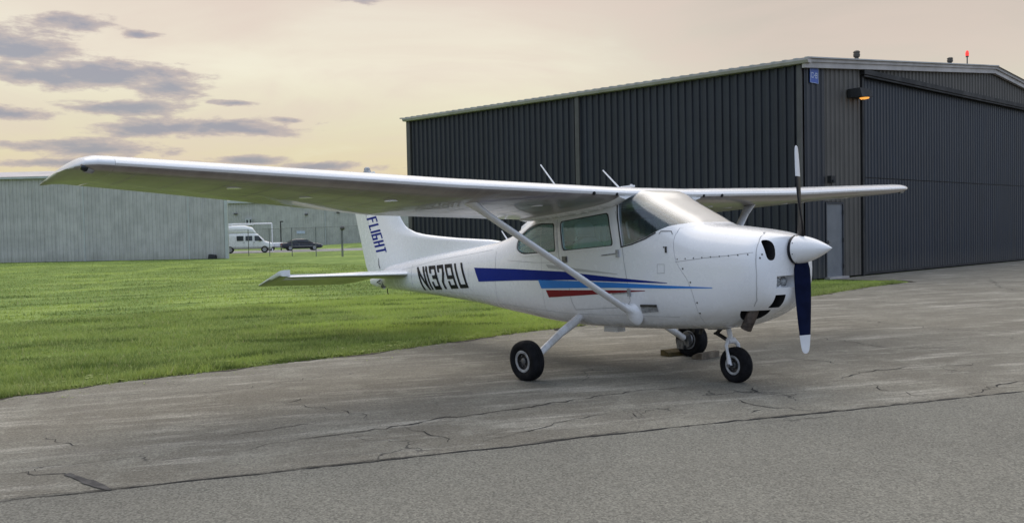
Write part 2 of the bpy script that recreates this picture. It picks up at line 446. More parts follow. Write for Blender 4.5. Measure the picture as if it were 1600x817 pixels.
def ground_mat_lawn():
    m = bpy.data.materials.new('mown_lawn'); m.use_nodes = True
    q = NG(m.node_tree); b = m.node_tree.nodes['Principled BSDF']
    t = q.new('ShaderNodeTexCoord').outputs['Object']
    sp = q.new('ShaderNodeSeparateXYZ'); q.link(t, sp.inputs[0]); x, y = sp.outputs[0], sp.outputs[1]
    big = q.noise(t, .16, 5, .6, .4); mid = q.noise(t, .9, 5, .65); fine = q.noise(t, 16, 5, .75)
    st = q.noise(q.vec(q.m('MULTIPLY', x, .32), q.m('MULTIPLY', y, .10), 0.0), 1.0, 4, .55)
    c = q.mix(q.ss(mid, .3, .7), (0.150, 0.223, 0.058), (0.212, 0.296, 0.081))
    c = q.mix(q.ss(big, .49, .60, 0, .8), c, (0.310, 0.400, 0.107))
    lf = q.noise(q.vec(q.m('SUBTRACT', q.m('MULTIPLY', x, 1.35), q.m('MULTIPLY', y, .55)), q.m('ADD', q.m('MULTIPLY', x, .13), q.m('MULTIPLY', y, .33)), 7.0), 1.0, 7, .72, .3)
    c = q.mix(q.ss(lf, .485, .385, 0, .8), c, (.095, .142, .034))
    c = q.mix(q.ss(lf, .53, .64, 0, .6), c, (.38, .46, .15))
    c = q.mix(q.ss(st, .44, .30, 0, .6), c, (0.126, 0.197, 0.041))
    c = q.mix(q.ss(fine, .5, .75, 0, .55), c, (0.396, 0.508, 0.146))
    c = q.mix(q.ss(fine, .48, .25, 0, .65), c, (0.084, 0.133, 0.027))
    q.link(c, b.inputs['Base Color']); b.inputs['Roughness'].default_value = .9; b.inputs['Specular IOR Level'].default_value = .1
    bn = q.new('ShaderNodeBump'); bn.inputs['Strength'].default_value = 1.0; bn.inputs['Distance'].default_value = .05
    q.link(q.m('ADD', fine, q.m('MULTIPLY', mid, .5)), bn.inputs['Height']); q.link(bn.outputs[0], b.inputs['Normal'])
    return m


M['asphalt'] = ground_mat_asphalt()
M['lawn'] = ground_mat_lawn()
M['road'] = mat('far_road', (.30, .29, .28), .9, var=.15, vscale=.4)
M['crack'] = mat('crack_dark', (.022, .02, .019), .95, var=.3, vscale=20)
M['tar'] = mat('tar_patch', (.075, .07, .066), .85, var=.25, vscale=15)
M['soil'] = mat('bare_soil', (.085, .070, .045), .95, var=.3, vscale=12, bump=.6)


def sheet(name, poly, z, m, label=None):
    mb = MB(); mb.add([(p[0], p[1], z) for p in poly], [tuple(range(len(poly)))])
    o = mb.build(name, m); tag(o, label, kind='structure')
    if o.data.polygons[0].normal.z < 0:
        o.data.flip_normals()
    return o


# lawn: one sheet out to the horizon, lies 12 mm under the paving
mb = MB(); mb.add([(-3000, -3000, -.012), (3000, -3000, -.012), (3000, 3000, -.012), (-3000, 3000, -.012)], [(0, 1, 2, 3)])
tag(mb.build('ground', M['lawn']), 'wide mown green lawn', kind='structure')
# edge of the paving along the lawn, from left of the frame to the dark hangar's apron
EDGE0 = [(-2.2, -60), (-2.3, -20), (-2.6, -9), (-2.78, -5.55), (-2.97, -4.3), (-2.97, -2.9), (-3.0, -1.2), (-3.33, 1.2), (-3.38, 2.3), (-3.55, 5.2), (-3.9, 9.6), (-4.54, 13.04), (-4.68, 14.8), (-4.6, 15.5), (-4.88, 15.95), (-5.35, 16.03), (-5.85, 15.76), (-6.63, 15.67), (-7.12, 15.62)]
EDGE = []
for i in range(len(EDGE0)-1):
    (x0, y0), (x1, y1) = EDGE0[i], EDGE0[i+1]
    n = max(1, int(math.hypot(x1-x0, y1-y0)/.12)) if y0 > -9 else 2
    for k in range(n):
        t = k/n; yy = y0+(y1-y0)*t
        w = .035*math.sin(yy*3.1)+.03*math.sin(yy*7.7+1)+.025*math.sin(yy*17+2) + rng.normal(0, .012)
        EDGE.append((x0+(x1-x0)*t+w, yy))
EDGE.append(EDGE0[-1])
ap = EDGE+[(-8.6, 45), (-30, 46), (-30, 200), (200, 200), (200, -60)]
sheet('apron', ap, 0.0, M['asphalt'], 'old cracked asphalt apron')
# thin ragged soil rim along the lawn edge
mb = MB()
for i in range(len(EDGE)-1):
    (x0, y0), (x1, y1) = EDGE[i], EDGE[i+1]
    if y0 < -12: continue
    a = .05+.05*random.random(); 
    w0_, w1_ = [.055+.045*math.sin(v*5.3)*math.sin(v*1.7+1)+.035*math.sin(v*13.1) for v in (y0, y1)]
    mb.add([(x0+w0_, y0, .005), (x1+w1_, y1, .005), (x1-.07, y1, -.004), (x0-.07, y0, -.004)], [(0, 1, 2, 3)])
tag(mb.build('soil_edge', M['soil'], weld=True), 'crumbly strip of soil between lawn and asphalt', kind='structure')
sheet('road', [(-84.5, 20.0), (-80, 38), (-74, 62), (-60, 100), (-80, 108), (-93, 66), (-101, 44), (-108, 20)], -.004, M['road'], 'pale service road behind the fence')
# low grass bank beyond the road
mb = MB(); rows = []
for i in range(20):
    t = i/19; x0, y0 = -108+34*t, 32+60*t
    h = .08+.95*min(1, max(0, (t-.12)/.32))
    rows.append([(x0, y0, -.02), (x0-3, y0+1.8, h*.55), (x0-7, y0+4, h), (x0-14, y0+8, h), (x0-22, y0+12, -.02)])
mb.loft(rows, cap=False, close=False)
tag(mb.build('grass_bank', M['lawn'], smooth=60), 'low green bank rising beyond the service road', kind='structure')

# cracks: thin jagged ribbons lying on the asphalt
def crack(pts, w, z=.004, jit=.05, seg=.10, name='asphalt_crack', m=None):
    P = [Vector((p[0], p[1], 0)) for p in pts]; out = []
    for a, b in zip(P[:-1], P[1:]):
        n = max(2, int((b-a).length/seg)); nn = Vector((-(b-a).y, (b-a).x, 0)).normalized()
        for k in range(n): out.append(a.lerp(b, k/n)+nn*rng.normal(0, jit*.5)+nn*jit*.35*math.sin(k*1.7+len(out)*.31))
    out.append(P[-1]); mb = MB(); L = []
    for i, p in enumerate(out):
        d = (out[min(i+1, len(out)-1)]-out[max(i-1, 0)]).normalized(); nn = Vector((-d.y, d.x, 0))
        e = min(1, 4*min(i, len(out)-1-i)/len(out)+.15)
        ww = w*e*(.35+1.3*random.random())/2
        L.append((p+nn*ww, p-nn*ww))
    vs = [q for l in L for q in l]
    mb.add([(v.x, v.y, z) for v in vs], [(2*i, 2*i+1, 2*i+3, 2*i+2) for i in range(len(L)-1)])
    o = mb.build(name, m or M['crack'], recalc=False)
    if o.data.polygons[0].normal.z < 0: o.data.flip_normals()
    return o
JOINT = [(1.0, -9), (1.02, -7.4)] + [(1.12, -6.09), (1.14, -5.93), (1.22, -5.77), (1.29, -5.58), (1.36, -5.34), (1.43, -5.1), (1.57, -4.75), (1.67, -4.41), (1.82, -3.97), (1.94, -3.55), (2.11, -3.12), (2.17, -2.88), (2.22, -2.62), (2.39, -2.14), (2.48, -1.82), (2.65, -1.35), (2.94, -0.59), (3.17, 0.08), (3.43, 0.88), (3.62, 1.44)] + [(4.62, 4.0), (5.6, 6.2), (6.0, 12)]
CRK = [([(0.89, -4.7), (0.86, -4.32), (0.89, -4.03), (0.95, -3.69), (0.99, -3.27), (0.98, -2.9), (1.06, -2.63), (1.12, -1.99), (1.14, -1.64), (1.21, -1.22), (1.23, -0.92), (1.52, -0.35)], 0.014), ([(1.83, -3.2), (1.8, -2.82), (1.79, -2.56), (1.73, -2.11), (1.77, -1.86)], 0.009), ([(0.36, -4.51), (0.39, -4.17), (0.41, -3.75)], 0.009), ([(0.43, -5.99), (0.49, -5.85), (0.58, -5.8), (0.78, -5.64)], 0.01), ([(0.51, -5.81), (0.41, -5.74)], 0.008), ([(0.27, -5.36), (0.33, -5.14)], 0.009), ([(0.79, -5.1), (0.82, -4.9)], 0.009), ([(0.09, -3.41), (0.35, -3.37), (0.61, -3.39)], 0.01), ([(1.02, -3.37), (1.27, -3.35), (1.6, -3.34), (1.71, -3.39)], 0.008), ([(2.05, -0.54), (2.16, -0.68), (2.45, -0.74), (2.64, -0.66), (2.93, -0.58)], 0.011), ([(1.86, -0.1), (2.0, -0.2), (2.06, -0.35)], 0.014), ([(2.55, -1.01), (2.53, -0.85)], 0.01), ([(2.49, -1.14), (2.53, -1.14)], 0.012), ([(2.17, 0.91), (2.12, 1.18), (2.12, 1.47), (2.18, 1.81), (2.3, 2.11)], 0.013), ([(2.52, 0.85), (2.72, 0.67), (2.91, 0.68), (3.17, 0.56)], 0.009), ([(3.39, 0.91), (3.37, 1.19), (3.33, 1.42), (3.35, 1.83), (3.39, 2.02), (3.59, 2.69)], 0.012), ([(1.36, 0.66), (1.59, 0.66), (1.72, 0.9)], 0.009), ([(1.01, 1.72), (1.47, 1.82), (1.67, 1.69)], 0.011), ([(2.23, 2.23), (2.64, 2.57), (2.6, 2.78)], 0.009), ([(-0.63, -3.62), (-0.33, -3.57), (0.03, -3.44)], 0.007), ([(-0.49, -3.65), (-0.68, -3.41)], 0.008), ([(-0.38, -2.35), (-0.31, -1.87), (-0.06, -1.41)], 0.006), ([(2.02, -1.75), (1.91, -1.56), (1.95, -1.29)], 0.007), ([(1.88, -1.71), (2.12, -1.82)], 0.007), ([(2.75, -1.32), (2.95, -0.95), (3.12, -0.52)], 0.006), ([(-0.57, -5.55), (-0.27, -5.5), (-0.06, -5.42)], 0.008)]
CRACKS = [(JOINT, .020, .008)] + [(p, w, .035) for p, w in CRK] + [
    ([(-1.9, -4.9), (-1.6, -3.6), (-1.75, -2.4)], .006, .06), ([(-.9, 3.2), (.3, 3.6), (1.4, 3.3), (2.3, 4.1)], .010, .06),
    ([(-2.2, 5.4), (-.5, 6.0), (1.0, 5.6), (2.7, 6.3)], .010, .08), ([(-3.0, 9.0), (-1, 9.6), (1.5, 9.1)], .012, .08), ([(-4.0, 18.5), (-2, 14.5), (0, 12.5)], .014, .08)]
# ragged second lip that opens beside the joint here and there
for a_, b_ in ((1, 5), (6, 10), (11, 14), (16, 19)): CRACKS.append(([(p[0]-.035, p[1]-.01) for p in JOINT[2+a_-1:2+b_]], .008, .02))
for P, w, j in CRACKS: tag(crack(P, w, jit=j, seg=.07), kind='structure')
mb = MB()
a, b = Vector((.72, -5.66, .006)), Vector((1.31, -5.54, .006)); n_ = Vector((-.2, .98, 0))*.03
L = []
for k in range(13):
    t = k/12; p = a.lerp(b, t); w = (.5+.5*math.sin(PI*t))*(.8+.5*random.random()); L += [p+n_*w, p-n_*w]
mb.add(L, [(2*i, 2*i+1, 2*i+3, 2*i+2) for i in range(12)])
o = mb.build('tar_patch', M['tar'], recalc=False)
if o.data.polygons[0].normal.z < 0: o.data.flip_normals()
tag(o, 'dark dab of sealant tar near the long joint', kind='structure')

# lawn blades: real little triangles, thinning out with distance from the paving edge
def grass_blades(N, name, xr, yr, hgt, wid, power, cond=None):
    x = -3.0 - xr*rng.random(N)**power; y = yr[0]+(yr[1]-yr[0])*rng.random(N)
    ex = np.interp(y, [p[1] for p in EDGE0[:13]], [p[0] for p in EDGE0[:13]])
    x = x + (ex+3.0) + .03*rng.normal(0, 1, N)
    cl = .5+.5*np.sin(x*1.9+np.sin(y*1.3)*1.7)*np.sin(y*2.3+x*.7)
    h = hgt*(.35+1.1*rng.random(N)**1.6)*(.55+.9*cl); a = rng.random(N)*2*PI; ln = h*(.2+.7*rng.random(N)); la = rng.random(N)*2*PI
    w = wid*(.6+.8*rng.random(N))
    V = np.zeros((N, 3, 3))
    V[:, 0, 0] = x-np.cos(a)*w; V[:, 0, 1] = y-np.sin(a)*w; V[:, 0, 2] = -.014
    V[:, 1, 0] = x+np.cos(a)*w; V[:, 1, 1] = y+np.sin(a)*w; V[:, 1, 2] = -.014
    V[:, 2, 0] = x+np.cos(la)*ln; V[:, 2, 1] = y+np.sin(la)*ln; V[:, 2, 2] = h
    me = bpy.data.meshes.new(name); me.vertices.add(3*N); me.vertices.foreach_set('co', V.reshape(-1))
    me.loops.add(3*N); me.loops.foreach_set('vertex_index', np.arange(3*N, dtype=np.int32))
    me.polygons.add(N); me.polygons.foreach_set('loop_start', np.arange(0, 3*N, 3, dtype=np.int32))
    me.update(); me.validate()
    me.materials.append(M['blade'])
    o = bpy.data.objects.new(name, me); COL.objects.link(o)
    return o


def blade_mat():
    m = bpy.data.materials.new('grass_blade'); m.use_nodes = True
    q = NG(m.node_tree); b = m.node_tree.nodes['Principled BSDF']
    t = q.new('ShaderNodeTexCoord').outputs['Object']
    sp = q.new('ShaderNodeSeparateXYZ'); q.link(t, sp.inputs[0]); x, y = sp.outputs[0], sp.outputs[1]
    rnd = q.new('ShaderNodeNewGeometry').outputs['Random Per Island']
    big = q.noise(t, .16, 5, .6, .4); mid = q.noise(t, .9, 5, .65)
    st = q.noise(q.vec(q.m('MULTIPLY', x, .32), q.m('MULTIPLY', y, .10), 0.0), 1.0, 4, .55)
    c = q.mix(rnd, (.165, .222, .058), (.43, .49, .165))
    c = q.mix(q.ss(mid, .35, .7, 0, .5), c, (0.375, 0.475, 0.110))
    c = q.mix(q.ss(big, .49, .60, 0, .65), c, (0.475, 0.575, 0.134))
    c = q.mix(q.ss(st, .44, .30, 0, .5), c, (0.138, 0.206, 0.044))
    lf = q.noise(q.vec(q.m('SUBTRACT', q.m('MULTIPLY', x, 1.35), q.m('MULTIPLY', y, .55)), q.m('ADD', q.m('MULTIPLY', x, .13), q.m('MULTIPLY', y, .33)), 7.0), 1.0, 7, .72, .3)
    c = q.mix(q.ss(lf, .485, .385, 0, .8), c, (.10, .150, .035))
    c = q.mix(q.ss(lf, .53, .64, 0, .55), c, (.46, .54, .17))
    c = q.mix(q.ss(rnd, .93, .97, 0, .8), c, (.42, .40, .2))
    q.link(c, b.inputs['Base Color']); b.inputs['Roughness'].default_value = .6; b.inputs['Specular IOR Level'].default_value = .25
    tl = q.new('ShaderNodeBsdfTranslucent'); q.link(c, tl.inputs[0]); ms = q.new('ShaderNodeMixShader'); ms.inputs[0].default_value = .4
    q.link(b.outputs[0], ms.inputs[1]); q.link(tl.outputs[0], ms.inputs[2]); q.link(ms.outputs[0], m.node_tree.nodes['Material Output'].inputs[0])
    return m


M['blade'] = blade_mat()
tag(grass_blades(260000, 'grass', 9.0, (-9, 15.3), .040, .0075, 1.7), 'short mown grass growing beside the asphalt', 'grass', kind='stuff')
tag(grass_blades(230000, 'grass', 75.0, (-22, 15.3), .034, .015, 2.0), 'mown grass across the middle of the lawn', 'grass', kind='stuff')
tag(grass_blades(14000, 'grass', .22, (-9, 15.2), .070, .010, 1.0), 'longer ragged grass overhanging the asphalt edge', 'grass', kind='stuff')
# broad leaved weeds along the edge
mb = MB()
for i in range(420):
    yy = -8.5+17*random.random(); ex = float(np.interp(yy, [p[1] for p in EDGE0[:13]], [p[0] for p in EDGE0[:13]]))
    xx = ex-.02-.55*random.random()**2; s = .03+.05*random.random()
    for k in range(random.randint(4, 7)):
        a = random.random()*2*PI; d = Vector((math.cos(a), math.sin(a), 0)); n_ = Vector((-d.y, d.x, 0)); b0 = Vector((xx, yy, -.01))
        mb.add([b0, b0+d*s*.6+n_*s*.25+Vector((0, 0, s*.55)), b0+d*s*1.3+Vector((0, 0, s*.5)), b0+d*s*.6-n_*s*.25+Vector((0, 0, s*.55))], [(0, 1, 2, 3)])
# clippings and grit blown onto the paving next to the lawn
for i in range(900):
    yy = -8.5+22*random.random(); ex = float(np.interp(yy, [p[1] for p in EDGE0[:13]], [p[0] for p in EDGE0[:13]]))
    xx = ex+.02+.6*random.random()**3; s = .012+.02*random.random(); a = random.random()*2*PI; d = Vector((math.cos(a), math.sin(a), 0)); n_ = Vector((-d.y, d.x, 0)); b0 = Vector((xx, yy, .004))
    mb.add([b0-d*s, b0-n_*s*.25+Vector((0, 0, .004)), b0+d*s+Vector((0, 0, .006)), b0+n_*s*.25+Vector((0, 0, .004))], [(0, 1, 2, 3)])
tag(mb.build('weeds', M['blade'], recalc=False), 'leafy weeds in the grass verge by the asphalt', 'weeds', kind='stuff')

# ------------------------------------------------------------------ the aircraft: shape functions (local axes: +x nose, +y its left side, z up)
PITCH = .0423

# x, zb, zt, w, zw, nu, nl
ST=np.array([
(-5.10,.955,1.17,.035,1.06,2.2,2.2),
(-4.90,.885,1.225,.085,1.05,2.3,2.3),
(-4.40,.845,1.275,.15,1.04,2.4,2.4),
(-3.20,.755,1.375,.275,1.05,2.5,2.6),
(-2.40,.685,1.425,.36,1.05,2.7,2.8),
(-1.85,.62,1.465,.42,1.05,3.0,3.0),
(-1.50,.58,1.53,.455,1.05,3.0,3.2),
(-1.20,.55,1.63,.485,1.05,3.2,3.4),
(-.95,.52,1.72,.505,1.05,3.6,3.6),
(-.60,.49,1.80,.525,1.05,4.5,4.0),
(0.0,.455,1.85,.535,1.05,5.5,4.2),
(.50,.45,1.87,.535,1.05,6.0,4.2),
(.69,.45,1.875,.535,1.05,6.0,4.0),
(.85,.45,1.79,.535,1.05,5.0,3.8),
(1.05,.455,1.685,.53,1.04,4.4,3.6),
(1.25,.46,1.58,.525,1.03,4.0,3.4),
(1.42,.465,1.487,.52,1.02,3.6,3.2),
(1.50,.467,1.465,.515,1.02,3.4,3.1),
(1.70,.485,1.435,.50,1.02,3.1,3.0),
(1.95,.555,1.395,.475,1.03,2.9,2.8),
(2.10,.625,1.366,.45,1.04,2.8,2.6),
(2.18,.675,1.346,.405,1.05,2.7,2.5),
(2.22,.71,1.334,.355,1.06,2.6,2.4),
(2.25,.76,1.324,.275,1.09,2.5,2.3),
(2.27,.85,1.318,.195,1.13,2.3,2.2),
(2.285,1.03,1.312,.135,1.18,2,2)])
def pchip(xs,ys,x):
    h=np.diff(xs);d=np.diff(ys)/h;m=np.zeros(len(xs))
    for i in range(1,len(xs)-1):
        if d[i-1]*d[i]>0:
            w1=2*h[i]+h[i-1];w2=h[i]+2*h[i-1];m[i]=(w1+w2)/(w1/d[i-1]+w2/d[i])
    m[0]=d[0];m[-1]=d[-1]
    i=min(max(np.searchsorted(xs,x)-1,0),len(xs)-2);t=(x-xs[i])/h[i]
    t=min(max(t,0),1)
    return ((1+2*t)*(1-t)**2*ys[i]+t*(1-t)**2*h[i]*m[i]+t*t*(3-2*t)*ys[i+1]+t*t*(t-1)*h[i]*m[i+1])
def sec(x): return [pchip(ST[:,0],ST[:,k],x) for k in range(1,7)]
def surf(x,z):
    zb,zt,w,zw,nu,nl=sec(x)
    if z>=zw: t,n=(z-zw)/(zt-zw),nu
    else: t,n=(zw-z)/(zw-zb),nl
    return w*max(0,1-min(abs(t),1)**n)**(1/n)
def W2L(p):
    X, Z = p[0], p[2]-1.2; c, s = math.cos(PITCH), math.sin(PITCH)
    return Vector((X*c+Z*s, p[1], -X*s+Z*c+1.2))


plane = empty('airplane', (1.2*math.sin(PITCH), 0, 1.2-1.2*math.cos(PITCH)), (0, -PITCH, 0),
              'white high wing single propeller aircraft with blue and red stripes parked on the asphalt', 'airplane')


def xseam(z):   # firewall seam between cabin skin and cowling, as x over z
    return pchip(np.array([.40, .57, .757, .937, 1.06, 1.15, 1.33, 1.41, 1.46, 1.52]), np.array([1.53, 1.53, 1.522, 1.473, 1.384, 1.335, 1.31, 1.33, 1.43, 1.47]), z)


def ring(x, n=88, grow=0.0):
    """section at x, resampled by arc length; starts at the belly centre and runs up the right (-y) side"""
    zb, zt, w, zw, nu, nl = sec(x)
    zb -= grow; zt += grow; w += grow
    pts = []
    for k in range(361):
        t = -PI/2+PI*k/360; c, s = math.cos(t), math.sin(t)
        nn = nu if s >= 0 else nl
        y = w*abs(c)**(2/nn); q = abs(s)**(2/nn)
        pts.append((y, zw+(zt-zw)*q if s >= 0 else zw-(zw-zb)*q))
    P = np.array(pts); d = np.r_[0, np.cumsum(np.hypot(*np.diff(P, axis=0).T))]
    h = n//2; s_ = np.linspace(0, d[-1], h+1)
    Y = np.interp(s_, d, P[:, 0]); Z = np.interp(s_, d, P[:, 1])
    return [(-Y[i], Z[i]) for i in range(h+1)]+[(Y[i], Z[i]) for i in range(h-1, 0, -1)]


def body_rows(xs, grow=0.0, seam=True):
    rows = []
    for x in xs:
        base = ring(x, grow=grow); f = max(0, 1-abs(x-1.40)/.5) if seam else 0
        if f <= 0: rows.append([(x, y, z) for y, z in base]); continue
        row = []
        for j, (y, z) in enumerate(base):
            xx = x
            for _ in range(3):
                xx = x+f*(xseam(z)-1.40); y, z = ring_cached(xx, j, grow)
            row.append((xx, y, z))
        rows.append(row)
    return rows


_rc = {}
def ring_cached(x, j, grow):
    k = (round(x/.01), grow)
    for q in (k, (k[0]+1, grow)):
        if q not in _rc: _rc[q] = ring(q[0]*.01, grow=grow)
    lo = math.floor(x/.01); 
    for q in ((lo, grow), (lo+1, grow)):
        if q not in _rc: _rc[q] = ring(q[0]*.01, grow=grow)
    t = x/.01-lo; a, b = _rc[(lo, grow)][j], _rc[(lo+1, grow)][j]
    return a[0]+(b[0]-a[0])*t, a[1]+(b[1]-a[1])*t


def lin(a, b, n): return [a+(b-a)*i/n for i in range(n+1)]


# ---- window outlines in side view
def rounded(poly, r, n=6):
    out = []; k = len(poly)
    rr = r if isinstance(r, (list, tuple)) else [r]*k
    for i in range(k):
        p = Vector(poly[i]); a = (Vector(poly[i-1])-p); b = (Vector(poly[(i+1) % k])-p)
        d = min(rr[i], a.length*.48, b.length*.48)
        p0, p2 = p+a.normalized()*d, p+b.normalized()*d
        for t in range(n+1):
            s = t/n; q = p0*(1-s)**2+p*2*s*(1-s)+p2*s*s; out.append((q.x, q.y))
    return out


DOORWIN = rounded([(-.279, 1.612), (-.237, 1.292), (.528, 1.313), (.466, 1.652)], .05)
REARWIN = rounded([(-1.105, 1.345), (-1.085, 1.475), (-.90, 1.575), (-.70, 1.607), (-.392, 1.602), (-.368, 1.287), (-.98, 1.288)], [.09, .09, .1, .1, .05, .05, .1])
WSHIELD = [(.662, 1.307), (.80, 1.328), (.97, 1.372), (1.10, 1.425), (1.22, 1.466), (1.36, 1.490), (1.50, 1.510), (1.5, 2.1), (.60, 2.1), (.585, 1.85), (.605, 1.722)]
OMNI = [(-1.40, 1.545), (-1.20, 1.585), (-1.12, 1.65), (-1.06, 1.735), (-1.06, 1.95), (-1.40, 1.95)]


def cutter(poly, m=None, y0=-.8, y1=.8):
    o = MB().prism(poly, 1, y0, y1).build('cutter', m or M['white']); return o


# ---- fuselage shell
xs = lin(-5.10, -1.9, 40)[:-1]+lin(-1.9, .4, 34)[:-1]+lin(.4, 1.40, 22)
mb = MB(); mb.loft(body_rows(xs)); fus = mb.build('fuselage', [M['white'], M['liner']], plane)
inner = MB().loft(body_rows(lin(-1.62, 1.24, 34), grow=-.036, seam=False)).build('cutter', M['liner'])
boolean(fus, [inner, cutter(WSHIELD), cutter(DOORWIN), cutter(REARWIN), cutter(OMNI)])
fus.name = 'fuselage'; fus.data.shade_smooth(); fus.data.set_sharp_from_angle(angle=R(28))


def skin_piece(name, poly, m, xr, y0, y1, inset=.010, th=.006):
    mb = MB(); rows = body_rows(lin(xr[0], xr[1], max(4, int((xr[1]-xr[0])/.06))), grow=-inset, seam=False); mb.loft(rows)
    o = mb.build(name, m, plane)
    inn = MB().loft(body_rows(lin(xr[0]-.2, xr[1]+.2, max(4, int((xr[1]-xr[0]+.4)/.06))), grow=-inset-th, seam=False)).build('cutter', m)
    boolean(o, [inn])
    boolean(o, [cutter(poly, m, y0, y1)], 'INTERSECT')
    while len(o.data.materials) > 1: o.data.materials.pop(index=1)
    o.data.polygons.foreach_set('material_index', [0]*len(o.data.polygons))
    o.data.shade_smooth(); o.data.set_sharp_from_angle(angle=R(40)); o.name = name
    return o


def grow_poly(p, d):
    c = Vector((sum(q[0] for q in p)/len(p), sum(q[1] for q in p)/len(p)))
    return [((Vector(q)-c)*(1+d/max(.1, (Vector(q)-c).length))+c)[:] for q in p]


skin_piece('windshield', grow_poly(WSHIELD, .012), M['wshield'], (.3, 1.7), -.9, .9, inset=.004)
for (a, b) in ((-.9, -.2), (.2, .9)):
    skin_piece('door_window', grow_poly(DOORWIN, .01), M['wglass'], (-.6, .8), a, b)
    skin_piece('rear_side_window', grow_poly(REARWIN, .01), M['wglass'], (-1.5, -.1), a, b)
skin_piece('rear_window', grow_poly(OMNI, .006), M['wglass'], (-2.0, -.8), -.9, .9, inset=.006)


# ---- decals and seams that lie on the skin
def on_skin(x, z, side=-1, off=.003):
    zb, zt, w, zw, nu, nl = sec(x)
    e = 1e-3
    y = surf(x, z); nz = (surf(x, z-e)-surf(x, z+e))/(2*e); nx = (surf(x-e, z)-surf(x+e, z))/(2*e)
    n = Vector((nx, 1, nz)).normalized()
    return Vector((x+n.x*off, side*(y+n.y*off), z+n.z*off))


def skin_quad(mb, A, B, C, D, nu_=6, nv=3, off=.003, side=-1, m=0):
    """A-B bottom edge, D-C top edge in (x,z)"""
    A, B, C, D = map(Vector, (A, B, C, D)); vs = []
    for j in range(nv+1):
        for i in range(nu_+1):
            u, v = i/nu_, j/nv; p = (A*(1-u)+B*u)*(1-v)+(D*(1-u)+C*u)*v
            vs.append(on_skin(p.x, p.y, side, off))
    fs = [(j*(nu_+1)+i, j*(nu_+1)+i+1, (j+1)*(nu_+1)+i+1, (j+1)*(nu_+1)+i) for j in range(nv) for i in range(nu_)]
    mb.add(vs, fs, m)


def skin_line(mb, pts, w, off=.002, side=-1, closed=False, seg=.05, m=0):
    P = [Vector(p) for p in pts]
    if closed: P.append(P[0])
    out = []
    for a, b in zip(P[:-1], P[1:]):
        n = max(1, int((b-a).length/seg)); out += [a.lerp(b, k/n) for k in range(n)]
    out.append(P[-1]); L = []; k = len(out)
    for i, p in enumerate(out):
        if closed: d = out[(i+1) % (k-1)]-out[(i-1) % (k-1)]
        else: d = out[min(i+1, k-1)]-out[max(i-1, 0)]
        d.normalize(); n = Vector((-d.y, d.x))*w/2
        L += [on_skin(*(p+n), side, off), on_skin(*(p-n), side, off)]
    mb.add(L, [(2*i, 2*i+1, 2*i+3, 2*i+2) for i in range(k-1)], m)


def band(name, top, bot, m, side=-1):
    mb = MB(); X = lambda a, t: (Vector(a[0]).lerp(a[1], t))
    def samp(line, t):
        L = [0]
        for a, b in zip(line[:-1], line[1:]): L.append(L[-1]+(Vector(b)-Vector(a)).length)
        s = t*L[-1]
        for i in range(len(L)-1):
            if s <= L[i+1]+1e-9: return Vector(line[i]).lerp(Vector(line[i+1]), (s-L[i])/(L[i+1]-L[i]))
        return Vector(line[-1])
    n = 40
    for i in range(n):
        a, b = samp(bot, i/n), samp(bot, (i+1)/n); c, d = samp(top, (i+1)/n), samp(top, i/n)
        skin_quad(mb, a, b, c, d, 1, 3, .0025, side)
    return mb.build(name, m, plane, smooth=40)


for sd in (-1, 1):
    band('blue_stripe', [(-2.097, 1.150), (-1.209, 1.118), (-.251, 1.068), (.575, .988), (1.225, .930)], [(-1.997, .973), (-1.085, .981), (-.152, .975), (.527, .949), (1.225, .924)], M['blue'], sd)
    band('light_blue_stripe', [(-.694, .983), (-.05, .963), (.526, .940), (1.203, .904), (1.736, .880)], [(-.643, .887), (-.056, .888), (.522, .887), (1.201, .876), (1.736, .873)], M['lblue'], sd)
    band('red_stripe', [(-.564, .869), (-.058, .866), (.428, .863), (.941, .858)], [(-.52, .787), (-.065, .806), (.424, .829), (.941, .852)], M['red'], sd)
    band('grey_stripe', [(-.542, 1.154), (.009, 1.092), (.577, 1.028)], [(-.50, 1.112), (.007, 1.063), (.577, 1.022)], M['grey'], sd)

# block letters as strokes: polylines on a unit cell (u 0..1 along the line, v 0..1 up)
GLY = {
    'N': [[(0, 0), (0, 1)], [(0, 1), (1, 0)], [(1, 0), (1, 1)]],
    '1': [[(.6, 0), (.6, 1)], [(.6, 1), (.0, .9)]],
    '3': [[(0, 1), (1, 1), (1, .60), (.8, .52), (1, .44), (1, 0), (0, 0), (0, .22)], [(.35, .52), (.8, .52)], [(0, 1), (0, .80)]],
    '7': [[(0, .82), (0, 1), (1, 1), (.95, .7), (.42, .25), (.42, 0)]],
    '9': [[(1, .46), (0, .46), (0, 1), (1, 1), (1, 0), (0, 0), (0, .2)]],
    'U': [[(0, 1), (0, 0), (1, 0), (1, 1)]],
    'F': [[(0, 0), (0, 1), (1, 1)], [(0, .55), (.8, .55)]],
    'L': [[(0, 1), (0, 0), (1, 0)]],
    'I': [[(.5, 0), (.5, 1)]],
    'G': [[(1, 1), (0, 1), (0, 0), (1, 0), (1, .46), (.5, .46)]],
    'H': [[(0, 0), (0, 1)], [(1, 0), (1, 1)], [(0, .5), (1, .5)]],
    'T': [[(.5, 0), (.5, 1)], [(0, 1), (1, 1)]],
    'C': [[(1, .8), (1, 1), (0, 1), (0, 0), (1, 0), (1, .2)]],
    '-': [[(.1, .5), (.9, .5)]],
    '8': [[(0, 0), (1, 0), (1, .46), (.85, .53), (1, .6), (1, 1), (0, 1), (0, .6), (.15, .53), (0, .46), (0, 0)], [(.15, .53), (.85, .53)]],
}


